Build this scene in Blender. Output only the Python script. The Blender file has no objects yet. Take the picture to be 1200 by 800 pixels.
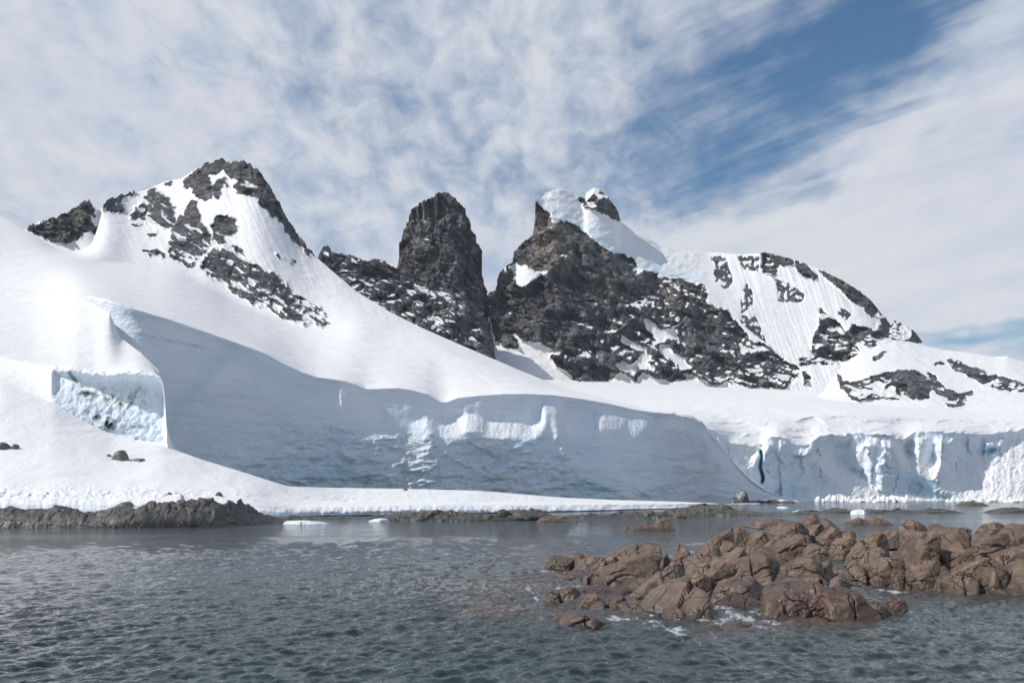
import bpy, bmesh, math, random
import numpy as np
from mathutils import Vector

SC = bpy.context.scene
COL = SC.collection
F = 1167.0      # focal length of the photograph in its own pixels (1200 wide)
CX, HY = 600.0, 582.0
CAMH = 3.0
R = math.radians

# ------------------------------------------------------------------ camera
cd = bpy.data.cameras.new('camera')
cam = bpy.data.objects.new('camera', cd)
COL.objects.link(cam)
cam.location = (0, 0, CAMH)
cam.rotation_euler = (R(90), 0, 0)
cd.sensor_width = 36.0
cd.lens = 36.0 * F / 1200.0
cd.shift_y = (HY - 400.0) / 1200.0
cd.clip_start = 0.1
cd.clip_end = 60000
SC.camera = cam

# ------------------------------------------------------------------ light
SUN_AZ = R(-108)      # measured from +Y (into the picture) towards +X; negative = left
SUN_EL = R(41)
sl = bpy.data.lights.new('sun', 'SUN')
so = bpy.data.objects.new('sun', sl)
COL.objects.link(so)
sl.energy = 4.7
sl.angle = R(0.53)
sl.color = (1.0, 0.955, 0.89)
sd = Vector((math.sin(SUN_AZ) * math.cos(SUN_EL), math.cos(SUN_AZ) * math.cos(SUN_EL), math.sin(SUN_EL)))
so.rotation_euler = (-sd).to_track_quat('-Z', 'Y').to_euler()
so.location = sd * 400

SC.view_settings.view_transform = 'Standard'
SC.view_settings.look = 'None'
SC.view_settings.gamma = 1
SC.view_settings.use_curve_mapping = False
SC.view_settings.exposure = -0.33
SC.render.engine = 'CYCLES'

# ------------------------------------------------------------------ node helper
class NT:
    def __init__(s, tree):
        s.t = tree
        s.n = tree.nodes
        s.l = tree.links
    def new(s, kind, **kw):
        n = s.n.new(kind)
        for k, v in kw.items():
            setattr(n, k, v)
        return n
    def set(s, sock, v):
        if isinstance(v, bpy.types.NodeSocket):
            s.l.new(v, sock)
        elif v is not None:
            if hasattr(sock.default_value, '__len__') and not isinstance(v, (tuple, list, Vector)):
                v = (v, v, v)
            if hasattr(sock.default_value, '__len__') and len(sock.default_value) == 4 and len(v) == 3:
                v = (*v, 1)
            sock.default_value = v
    def math(s, op, a, b=None, c=None, clamp=False):
        n = s.new('ShaderNodeMath', operation=op, use_clamp=clamp)
        s.set(n.inputs[0], a)
        if b is not None: s.set(n.inputs[1], b)
        if c is not None: s.set(n.inputs[2], c)
        return n.outputs[0]
    def vmath(s, op, a, b=None, out=0):
        n = s.new('ShaderNodeVectorMath', operation=op)
        s.set(n.inputs[0], a)
        if b is not None: s.set(n.inputs[1], b)
        return n.outputs[out]
    def noise(s, vec, scale=1, detail=4, rough=0.55, dist=0.0, lac=2.0, typ='FBM'):
        n = s.new('ShaderNodeTexNoise', noise_type=typ)
        if vec is not None: s.l.new(vec, n.inputs['Vector'])
        n.inputs['Scale'].default_value = scale
        n.inputs['Detail'].default_value = detail
        n.inputs['Roughness'].default_value = rough
        n.inputs['Distortion'].default_value = dist
        n.inputs['Lacunarity'].default_value = lac
        return n.outputs['Fac']
    def mapr(s, v, a, b, c=0.0, d=1.0, smooth=True):
        n = s.new('ShaderNodeMapRange', interpolation_type='SMOOTHSTEP' if smooth else 'LINEAR')
        s.set(n.inputs[0], v)
        for i, q in enumerate((a, b, c, d)):
            n.inputs[i + 1].default_value = q
        return n.outputs[0]
    def mix(s, f, a, b):
        n = s.new('ShaderNodeMix', data_type='RGBA')
        s.set(n.inputs[0], f)
        s.set(n.inputs[6], a)
        s.set(n.inputs[7], b)
        return n.outputs[2]
    def attr(s, name):
        n = s.new('ShaderNodeAttribute', attribute_name=name)
        return n.outputs['Fac']
    def scalev(s, vec, sx, sy, sz, rot=(0, 0, 0), loc=(0, 0, 0)):
        n = s.new('ShaderNodeMapping')
        s.l.new(vec, n.inputs['Vector'])
        n.inputs['Scale'].default_value = (sx, sy, sz)
        n.inputs['Rotation'].default_value = rot
        n.inputs['Location'].default_value = loc
        return n.outputs[0]
    def bump(s, h, strength, dist, normal=None):
        n = s.new('ShaderNodeBump')
        s.l.new(h, n.inputs['Height'])
        n.inputs['Strength'].default_value = strength
        n.inputs['Distance'].default_value = dist
        if normal is not None: s.l.new(normal, n.inputs['Normal'])
        return n.outputs[0]

# ------------------------------------------------------------------ world: Nishita sky with a layer of thin broken cloud
W = bpy.data.worlds.new("World")
SC.world = W
W.use_nodes = True
w = NT(W.node_tree)
w.n.clear()
sky = w.new('ShaderNodeTexSky', sky_type='NISHITA')
sky.sun_disc = False
sky.sun_elevation = SUN_EL
sky.sun_rotation = SUN_AZ
sky.air_density = 1.0
sky.dust_density = 0.6
sky.ozone_density = 1.6
tc = w.new('ShaderNodeTexCoord').outputs['Generated']
sep = w.new('ShaderNodeSeparateXYZ')
w.l.new(tc, sep.inputs[0])
dx, dy, dz = sep.outputs
den = w.math('ADD', w.math('MAXIMUM', dz, 0.0), 0.30)
comb = w.new('ShaderNodeCombineXYZ')
w.l.new(w.math('DIVIDE', dx, den), comb.inputs[0])
w.l.new(w.math('DIVIDE', dy, den), comb.inputs[1])
cv = comb.outputs[0]
# azimuth / elevation of the view direction, for the large cloud bodies
az = w.math('ARCTAN2', dx, dy)
el = w.math('ARCSINE', dz)
warp = w.noise(w.scalev(cv, 1.2, 1.2, 1), 1.6, 4, 0.6)
warp2 = w.noise(w.scalev(cv, 1.0, 1.0, 1, loc=(7, 3, 0)), 2.1, 4, 0.6)
az2 = w.math('ADD', az, w.math('MULTIPLY', w.math('SUBTRACT', warp, 0.5), 0.45))
el2 = w.math('ADD', el, w.math('MULTIPLY', w.math('SUBTRACT', warp2, 0.5), 0.22))
def blob(a0, e0, ra, re, rot):
    c, s_ = math.cos(rot), math.sin(rot)
    a = w.math('SUBTRACT', az2, a0)
    e = w.math('SUBTRACT', el2, e0)
    u = w.math('DIVIDE', w.math('ADD', w.math('MULTIPLY', a, c), w.math('MULTIPLY', e, s_)), ra)
    v = w.math('DIVIDE', w.math('SUBTRACT', w.math('MULTIPLY', e, c), w.math('MULTIPLY', a, s_)), re)
    r2 = w.math('ADD', w.math('MULTIPLY', u, u), w.math('MULTIPLY', v, v))
    return w.math('EXPONENT', w.math('MULTIPLY', r2, -1.0))
def dirof(px, py):
    v = Vector(((px - CX), F, (HY - py))).normalized()
    return math.atan2(v.x, v.y), math.asin(v.z)
def B(px, py, rx, ry, rot=0):
    a, e = dirof(px, py)
    return blob(a, e, rx / F, ry / F, rot)
clear = w.math('ADD', B(905, 125, 200, 95, R(14)), w.math('MULTIPLY', B(1010, 45, 130, 50, R(0)), 0.55))
clear = w.math('ADD', clear, w.math('MULTIPLY', B(1190, 395, 120, 22, R(6)), 0.85))
clear = w.math('ADD', clear, w.math('MULTIPLY', B(640, 215, 170, 38, R(-8)), 0.32))
clear = w.math('ADD', clear, w.math('MULTIPLY', B(440, 120, 170, 60, R(-10)), 0.26))
clear = w.math('ADD', clear, w.math('MULTIPLY', B(560, 20, 260, 40, R(0)), 0.22))
clear = w.math('ADD', clear, w.math('MULTIPLY', B(360, 265, 70, 40, R(0)), 0.22))
clear = w.math('ADD', clear, w.math('MULTIPLY', B(20, 220, 90, 30, R(0)), 0.15))
# mottled altocumulus on the left, streaked cirrus on the right
mott = w.noise(w.scalev(cv, 1.0, 0.62, 1, rot=(0, 0, R(0))), 17, 7, 0.62, 0.35)
mott2 = w.noise(w.scalev(cv, 1.0, 0.7, 1, rot=(0, 0, R(0)), loc=(3, 9, 0)), 5.0, 5, 0.55, 0.2)
cvr = w.scalev(cv, 1, 1, 1, rot=(0, 0, R(42)))
streak = w.noise(w.scalev(cvr, 0.55, 2.2, 1), 3.0, 7, 0.58, 0.35)
side = w.mapr(az, R(0), R(16))
tex = w.new('ShaderNodeMix', data_type='FLOAT')
w.l.new(side, tex.inputs[0])
w.l.new(w.math('ADD', w.math('MULTIPLY', mott, 0.68), w.math('MULTIPLY', mott2, 0.32)), tex.inputs[2])
w.l.new(w.math('ADD', w.math('MULTIPLY', streak, 0.72), w.math('MULTIPLY', mott, 0.28)), tex.inputs[3])
tex = tex.outputs[0]
bright = w.math('ADD', B(1020, 300, 330, 75, R(0)), w.math('MULTIPLY', B(60, 140, 180, 160), 0.35))
cover = w.math('ADD', 0.90, w.math('MULTIPLY', w.math('SUBTRACT', tex, 0.5), 1.9))
cover = w.math('SUBTRACT', cover, w.math('MULTIPLY', clear, 0.86))
cover = w.math('ADD', cover, w.math('MULTIPLY', bright, 0.55))
sfine = w.noise(w.scalev(cvr, 0.55, 3.2, 1, loc=(5, 2, 0)), 4.5, 6, 0.6, 0.3)
cover = w.math('ADD', cover, w.math('MULTIPLY', w.math('MULTIPLY', w.math('SUBTRACT', sfine, 0.42), 1.5), w.math('MULTIPLY', side, w.math('SUBTRACT', 1.0, w.math('MULTIPLY', bright, 0.8, clamp=True)))))
# unseen cloud overhead and behind the viewer, thinned to weaken the ambient light
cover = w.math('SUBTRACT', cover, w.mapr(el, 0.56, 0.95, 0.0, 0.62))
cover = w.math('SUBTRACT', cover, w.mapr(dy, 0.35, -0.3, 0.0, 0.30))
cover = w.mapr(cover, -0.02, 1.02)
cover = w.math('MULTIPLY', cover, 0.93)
# blue tint of the clear sky comes from Nishita, the cloud is lit white
bgsky = w.new('ShaderNodeBackground')
huesat = w.new('ShaderNodeHueSaturation')
huesat.inputs['Saturation'].default_value = 1.3
w.l.new(sky.outputs[0], huesat.inputs['Color'])
w.l.new(huesat.outputs[0], bgsky.inputs[0])
bgsky.inputs[1].default_value = 0.12
bgc = w.new('ShaderNodeBackground')
ccol = w.mix(w.mapr(tex, 0.3, 0.7), (0.66, 0.76, 0.92, 1), (0.98, 1.0, 1.06, 1))
w.l.new(ccol, bgc.inputs[0])
bgc.inputs[1].default_value = 0.96
ccol2 = w.mix(w.math('MULTIPLY', bright, 0.7, clamp=True), ccol, (1.05, 1.06, 1.09, 1))
w.l.new(ccol2, bgc.inputs[0])
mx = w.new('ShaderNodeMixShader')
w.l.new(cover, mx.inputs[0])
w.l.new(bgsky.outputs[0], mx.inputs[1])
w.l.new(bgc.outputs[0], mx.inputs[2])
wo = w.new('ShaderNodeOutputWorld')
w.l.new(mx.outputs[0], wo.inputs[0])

# ------------------------------------------------------------------ numpy noise
_rs = np.random.RandomState(11)
_PERM = _rs.permutation(4096).astype(np.int64)
_G = _rs.normal(size=(4096, 3))
_G /= np.linalg.norm(_G, axis=1)[:, None]
_G = _G.astype(np.float32)
_PERM = _PERM.astype(np.int32)
def _h(i, j, k):
    return _PERM[(_PERM[(_PERM[i & 4095] + j) & 4095] + k) & 4095]
def perlin(x, y, z=0.0):
    x, y, z = np.broadcast_arrays(np.asarray(x, np.float32), np.asarray(y, np.float32), np.asarray(z, np.float32))
    if x.ndim == 2 and x.size > 60000:      # work in bands, which stay in cache
        out = np.empty(x.shape, np.float32)
        st = max(1, 40000 // x.shape[1])
        for r in range(0, x.shape[0], st):
            out[r:r + st] = _perlin(x[r:r + st], y[r:r + st], z[r:r + st])
        return out
    return _perlin(x, y, z)
def _perlin(x, y, z):
    xf, yf, zf = np.floor(x), np.floor(y), np.floor(z)
    i, j, k = xf.astype(np.int32), yf.astype(np.int32), zf.astype(np.int32)
    fx, fy, fz = x - xf, y - yf, z - zf
    s = lambda t: t * t * t * (t * (t * 6 - 15) + 10)
    u, v, q = s(fx), s(fy), s(fz)
    flat = z.size > 0 and float(fz.max()) == 0.0 and float(fz.min()) == 0.0
    a0 = [_PERM[i & 4095], _PERM[(i + 1) & 4095]]
    r = 0
    for a in (0, 1):
        wa = u if a else 1 - u
        gx = fx - a
        for b in (0, 1):
            wab = wa * (v if b else 1 - v)
            h2 = _PERM[(a0[a] + j + b) & 4095]
            gy = fy - b
            for c in ((0,) if flat else (0, 1)):
                g = np.take(_G, _PERM[(h2 + k + c) & 4095], axis=0)
                r = r + wab * (q if c else 1 - q) * (g[..., 0] * gx + g[..., 1] * gy + g[..., 2] * (fz - c))
    return r * np.float32(1.5)
def fbm(x, y, z=0.0, o=5, rough=0.5):
    r, a, t, f = 0, 1.0, 0.0, 1.0
    for n in range(o):
        r = r + a * perlin(x * f + 13.7 * n, y * f - 7.1 * n, np.asarray(z) * f + 3.3 * n)
        t += a; a *= rough; f *= 2.03
    return r / t
def ridged(x, y, z=0.0, o=5, rough=0.5):
    r, a, t, f, pw = 0, 1.0, 0.0, 1.0, 1.0
    for n in range(o):
        s = 1 - 2.2 * np.abs(perlin(x * f + 5.7 * n, y * f + 9.1 * n, np.asarray(z) * f + 2.3 * n))
        s = np.clip(s, -0.5, 1)
        r = r + a * s * pw
        pw = np.clip(s * 0.6 + 0.5, 0, 1)
        t += a; a *= rough; f *= 2.07
    return r / t
def ss(a, b, x):
    t = np.clip((x - a) / (b - a), 0, 1)
    return t * t * (3 - 2 * t)
def cells(x, y, seed=0):
    """2D Voronoi: distance to nearest, to second nearest, random of nearest cell."""
    i, j = np.floor(x).astype(np.int64), np.floor(y).astype(np.int64)
    d1 = np.full(x.shape, 9.0); d2 = np.full(x.shape, 9.0); rid = np.zeros(x.shape)
    for a in (-1, 0, 1):
        for b in (-1, 0, 1):
            h = _h(i + a, j + b, np.full(i.shape, seed, np.int64))
            px_ = i + a + (h & 63) / 63.0
            py_ = j + b + ((h >> 6) & 63) / 63.0
            d = np.hypot(px_ - x, py_ - y)
            m = d < d1
            d2 = np.where(m, d1, np.minimum(d2, d))
            rid = np.where(m, (h % 997) / 997.0, rid)
            d1 = np.where(m, d, d1)
    return d1, d2, rid
def inpoly(x, y, poly):
    r = np.zeros(x.shape, bool)
    n = len(poly)
    for i in range(n):
        x1, y1 = poly[i]; x2, y2 = poly[(i + 1) % n]
        if y1 == y2: continue
        c = ((y1 > y) != (y2 > y)) & (x < (x2 - x1) * (y - y1) / (y2 - y1) + x1)
        r ^= c
    return r
def polymask(x, y, polys, jag=3.0, freq=0.12):
    wx = x + jag * fbm(x * freq, y * freq, 3.1, 4, 0.6) * 1.6
    wy = y + jag * fbm(x * freq, y * freq, 9.7, 4, 0.6) * 1.6
    if jag > 2.9:
        wx = wx + 2.2 * fbm(x * 0.33, y * 0.33, 5.1, 3, 0.6); wy = wy + 2.2 * fbm(x * 0.33, y * 0.33, 6.1, 3, 0.6)
    m = np.zeros(x.shape, bool)
    for p in polys:
        xs = [q[0] for q in p]; ys = [q[1] for q in p]
        sel = (wx > min(xs) - 1) & (wx < max(xs) + 1) & (wy > min(ys) - 1) & (wy < max(ys) + 1)
        if sel.any():
            r = np.zeros(x.shape, bool)
            r[sel] = inpoly(wx[sel], wy[sel], p)
            m |= r
    return m.astype(float)
def blur(a, n, axis=None):
    for _ in range(n):
        for ax in ((0, 1) if axis is None else (axis,)):
            p = np.concatenate([np.take(a, [0], ax), a, np.take(a, [-1], ax)], ax)
            L = a.shape[ax]
            sl_ = lambda s0: np.take(p, range(s0, s0 + L), ax)
            a = 0.25 * sl_(0) + 0.5 * sl_(1) + 0.25 * sl_(2)
    return a
def cur(px, pts):
    xs = [p[0] for p in pts]; ys = [p[1] for p in pts]
    return np.interp(px, xs, ys)
def gsm(px, pts, sg):
    """curve smoothed along px"""
    if sg <= 0: return cur(px, pts)
    x = np.arange(px[0] - 3 * sg - 2, px[-1] + 3 * sg + 2, 1.0)
    y = cur(x, pts)
    kx = np.arange(-int(3 * sg), int(3 * sg) + 1)
    kk = np.exp(-0.5 * (kx / sg) ** 2); kk /= kk.sum()
    yp = np.pad(y, len(kx) // 2, mode='reflect', reflect_type='odd')
    return np.interp(px, x, np.convolve(yp, kk, 'valid'))
def world(px, py, Y):
    return np.stack([(px - CX) / F * Y, Y, CAMH + (HY - py) / F * Y], -1)

# ------------------------------------------------------------------ mesh output
def tag(o, label=None, cat=None, kind=None, group=None):
    if label: o['label'] = label
    if cat: o['category'] = cat
    if kind: o['kind'] = kind
    if group: o['group'] = group
    return o
def mesh_obj(name, verts, faces, mat, attrs=None, smooth=True):
    me = bpy.data.meshes.new(name)
    verts = np.ascontiguousarray(verts, dtype=np.float32)
    faces = np.ascontiguousarray(faces, dtype=np.int32)
    nf, k = faces.shape
    me.vertices.add(len(verts)); me.vertices.foreach_set('co', verts.ravel())
    me.loops.add(nf * k); me.loops.foreach_set('vertex_index', faces.ravel())
    me.polygons.add(nf)
    me.polygons.foreach_set('loop_start', np.arange(0, nf * k, k, dtype=np.int32))
    me.update(calc_edges=True)
    me.polygons.foreach_set('use_smooth', np.full(nf, smooth))
    for an, av in (attrs or {}).items():
        a = me.attributes.new(an, 'FLOAT', 'POINT')
        a.data.foreach_set('value', np.ascontiguousarray(av, dtype=np.float32).ravel())
    me.materials.append(mat)
    me.validate()
    o = bpy.data.objects.new(name, me)
    COL.objects.link(o)
    return o
def grid_faces(nr, nc, flip=False):
    i = np.arange(nr * nc).reshape(nr, nc)
    a, b, c, d = i[:-1, :-1], i[:-1, 1:], i[1:, 1:], i[1:, :-1]
    q = np.stack([a, b, c, d], -1).reshape(-1, 4)
    return q[:, ::-1] if flip else q
def gridnormals(P):
    du = np.gradient(P, axis=1); dv = np.gradient(P, axis=0)
    n = np.cross(du, dv)
    n /= np.maximum(np.linalg.norm(n, axis=2), 1e-9)[..., None]
    return n

def sheet(px, rows, counts, sm=2, vs=(), top_sm=14, ysm=18):
    """loft of curves; rows = [(py pts, Y pts, py smoothing)], bottom to top. returns PX, PY, YY arrays [row, col].
    vs = [(first segment, blur rounds)]: rounds the profile from that segment up"""
    C = []
    for i, r_ in enumerate(rows):
        s_ = r_[2] if len(r_) > 2 else (top_sm if i == len(rows) - 1 else 6)
        C.append((gsm(px, r_[0], s_), gsm(px, r_[1], r_[3] if len(r_) > 3 else ysm)))
    PYs, YYs, seg0 = [], [], [0]
    for i in range(len(rows) - 1):
        (a0, b0), (a1, b1) = C[i], C[i + 1]
        t = np.linspace(0, 1, counts[i], endpoint=False)[:, None]
        PYs.append(a0 + (a1 - a0) * t); YYs.append(b0 + (b1 - b0) * t)
        seg0.append(seg0[-1] + counts[i])
    PYs.append(C[-1][0][None]); YYs.append(C[-1][1][None])
    PY = np.concatenate(PYs); YY = np.concatenate(YYs)
    for s0, it in vs:
        a = seg0[s0]
        y0, p0 = YY[a].copy(), PY[a].copy(); yt, pt = YY[-1].copy(), PY[-1].copy()
        YY[a:] = blur(YY[a:], it, 0); PY[a:] = blur(PY[a:], it, 0)
        n = YY.shape[0] - a
        k0 = np.linspace(1, 0, n)[:, None] ** 3; k1 = np.linspace(0, 1, n)[:, None] ** 3
        YY[a:] += (y0 - YY[a]) * k0 + (yt - YY[-1]) * k1
        PY[a:] += (p0 - PY[a]) * k0 + (pt - PY[-1]) * k1
    YY = blur(YY, sm)
    # the sharp crest line only shapes the top of the last segment
    last = np.clip((np.arange(PY.shape[0]) - seg0[-2]) / max(1, counts[-1]), 0, 1)[:, None]
    crest = cur(px, rows[-1][0]) - PY[-1]
    PY = PY + crest[None] * last ** 7
    PX = np.broadcast_to(px, PY.shape).copy()
    return PX, PY, YY
def back_rows(P, nb=14, depth=0.28):
    """the far side of a ridge: falls away behind the crest down to sea level"""
    top = P[-1]
    out = []
    for k in range(1, nb + 1):
        t = k / nb
        q = top.copy()
        sc = 1 + depth * t
        q[:, 1] = top[:, 1] * sc
        q[:, 0] = top[:, 0] * sc
        q[:, 2] = top[:, 2] * (1 - t) ** 1.3 - 2 * t
        out.append(q)
    return np.concatenate([P, np.stack(out)])
def padrows(A, n, val=None):
    last = A[-1:] if val is None else np.full_like(A[-1:], val)
    return np.concatenate([A] + [last] * n)
def flank(P, A, n=10, left=True, run=0.25):
    return P, A

# ------------------------------------------------------------------ materials
def new_mat(name):
    m = bpy.data.materials.new(name)
    m.use_nodes = True
    t = NT(m.node_tree)
    t.n.clear()
    out = t.new('ShaderNodeOutputMaterial')
    b = t.new('ShaderNodeBsdfPrincipled')
    t.l.new(b.outputs[0], out.inputs[0])
    return m, t, b

def JT(t, pos, k=1.0):
    """joints: dark cracks along two tilted directions"""
    a = t.noise(t.scalev(pos, 0.35, 0.35, 1.6, rot=(0.1, 0.55, 0)), 0.040 * k, 6, 0.6, 0.8)
    b_ = t.noise(t.scalev(pos, 1.5, 1.0, 0.28, rot=(0.0, -0.25, 0)), 0.045 * k, 6, 0.6, 0.8)
    la = t.mapr(t.math('ABSOLUTE', t.math('SUBTRACT', a, 0.5)), 0.0, 0.035, 1, 0)
    lb = t.mapr(t.math('ABSOLUTE', t.math('SUBTRACT', b_, 0.5)), 0.0, 0.030, 1, 0)
    t.jt = t.math('MAXIMUM', la, lb)
    return t.jt

def mat_mountain():
    m, t, b = new_mat('snow_and_rock')
    pos = t.new('ShaderNodeNewGeometry').outputs['Position']
    rk = t.attr('rock')
    n1 = t.noise(pos, 0.035, 6, 0.65)
    n2 = t.noise(pos, 0.25, 5, 0.65)
    fac = t.math('ADD', rk, t.math('MULTIPLY', t.math('SUBTRACT', n2, 0.5), 0.75))
    fac = t.mapr(fac, 0.42, 0.58)
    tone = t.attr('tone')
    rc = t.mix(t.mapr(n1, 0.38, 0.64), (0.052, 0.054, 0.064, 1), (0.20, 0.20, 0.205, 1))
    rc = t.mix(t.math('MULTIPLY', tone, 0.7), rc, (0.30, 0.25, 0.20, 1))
    vein = t.noise(t.scalev(pos, 1, 1, 2.2, rot=(0.3, 0.5, 0.2)), 0.09, 6, 0.7, 0.6)
    rc = t.mix(t.mapr(vein, 0.52, 0.75, 0, 0.5), rc, (0.20, 0.195, 0.19, 1))
    s1 = t.noise(pos, 0.012, 4, 0.5)
    sc = t.mix(s1, (0.79, 0.80, 0.815, 1), (0.85, 0.845, 0.835, 1))
    icy = t.attr('ice')
    sc = t.mix(icy, sc, (0.62, 0.78, 0.86, 1))
    t.l.new(t.mix(fac, sc, rc), b.inputs['Base Color'])
    b.inputs['Roughness'].default_value = 0.85
    b.inputs['Specular IOR Level'].default_value = 0.2
    JT(t, pos)
    rc0 = t.mix(t.math('MULTIPLY', t.jt, 0.65), rc, (0.03, 0.03, 0.034, 1))
    t.l.new(t.mix(fac, sc, rc0), b.inputs['Base Color'])
    n1 = t.math('SUBTRACT', n1, t.math('MULTIPLY', t.jt, 0.35))
    h = t.math('MULTIPLY', t.math('MULTIPLY', t.math('ADD', t.math('MULTIPLY', n2, 0.16), n1), fac), 6.5)
    h2 = t.math('MULTIPLY', t.noise(t.scalev(pos, 1, 1, 0.3), 0.06, 6, 0.65), 3.5)
    t.l.new(t.bump(t.math('ADD', h, h2), 0.8, 1.0), b.inputs['Normal'])
    return m

def mat_glacier(name, cs=1.0):
    """snow on top, dense blue-white ice on the cliff faces; 'ice' marks bare ice, 'dirt' debris bands, 'blue' fresh fractures"""
    m, t, b = new_mat(name)
    pos = t.new('ShaderNodeNewGeometry').outputs['Position']
    ice, dirt, blue, rk = t.attr('ice'), t.attr('dirt'), t.attr('blue'), t.attr('rock')
    n1 = t.noise(t.scalev(pos, 1, 1, 2.0), 0.05 * cs, 6, 0.6, 0.5)
    n2 = t.noise(pos, 0.45 * cs, 6, 0.62)
    n3 = t.noise(pos, 0.018 * cs, 3, 0.5)
    sc = t.mix(n3, (0.81, 0.815, 0.825, 1), (0.86, 0.855, 0.845, 1))
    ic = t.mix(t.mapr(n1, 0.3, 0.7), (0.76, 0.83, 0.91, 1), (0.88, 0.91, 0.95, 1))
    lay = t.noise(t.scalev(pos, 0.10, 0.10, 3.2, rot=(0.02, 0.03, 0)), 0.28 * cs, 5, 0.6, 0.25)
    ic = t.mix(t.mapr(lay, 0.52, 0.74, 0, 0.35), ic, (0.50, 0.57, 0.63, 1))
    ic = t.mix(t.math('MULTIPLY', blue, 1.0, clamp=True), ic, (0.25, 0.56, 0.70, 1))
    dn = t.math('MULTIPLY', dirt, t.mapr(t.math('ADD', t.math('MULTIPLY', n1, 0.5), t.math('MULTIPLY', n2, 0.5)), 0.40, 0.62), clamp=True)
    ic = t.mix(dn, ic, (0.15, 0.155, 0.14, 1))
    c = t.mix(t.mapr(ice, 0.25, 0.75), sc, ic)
    rr = t.mapr(t.math('ADD', rk, t.math('MULTIPLY', t.math('SUBTRACT', n2, 0.5), 0.9)), 0.42, 0.58)
    rc = t.mix(t.mapr(n1, 0.38, 0.64), (0.052, 0.054, 0.064, 1), (0.20, 0.198, 0.20, 1))
    vein = t.noise(t.scalev(pos, 1, 1, 2.2, rot=(0.3, 0.5, 0.2)), 0.09, 6, 0.7, 0.6)
    rc = t.mix(t.mapr(vein, 0.52, 0.75, 0, 0.5), rc, (0.20, 0.195, 0.19, 1))
    JT(t, pos, 1.3)
    rc = t.mix(t.math('MULTIPLY', t.jt, 0.65), rc, (0.03, 0.03, 0.034, 1))
    n1 = t.math('SUBTRACT', n1, t.math('MULTIPLY', t.math('MULTIPLY', t.jt, rk), 0.35))
    t.l.new(t.mix(rr, c, rc), b.inputs['Base Color'])
    b.inputs['Roughness'].default_value = 0.75
    b.inputs['Specular IOR Level'].default_value = 0.3
    amp = t.math('ADD', 0.30, t.math('MULTIPLY', t.math('MAXIMUM', ice, rk), 0.6))
    h = t.math('MULTIPLY', t.math('ADD', t.math('MULTIPLY', n2, 1.0 / cs), t.math('MULTIPLY', lay, 0.25)), amp)
    h = t.math('ADD', h, t.math('MULTIPLY', t.math('MULTIPLY', rk, t.math('ADD', n1, t.math('MULTIPLY', n2, 0.12))), 8.0))
    h = t.math('ADD', h, t.math('MULTIPLY', t.noise(t.scalev(pos, 1, 0.45, 1, rot=(0, 0, 0.5)), 0.07 * cs, 4, 0.5, 0.4), 1.5 / cs))
    t.l.new(t.bump(h, 0.9, 1.0), b.inputs['Normal'])
    return m

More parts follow.
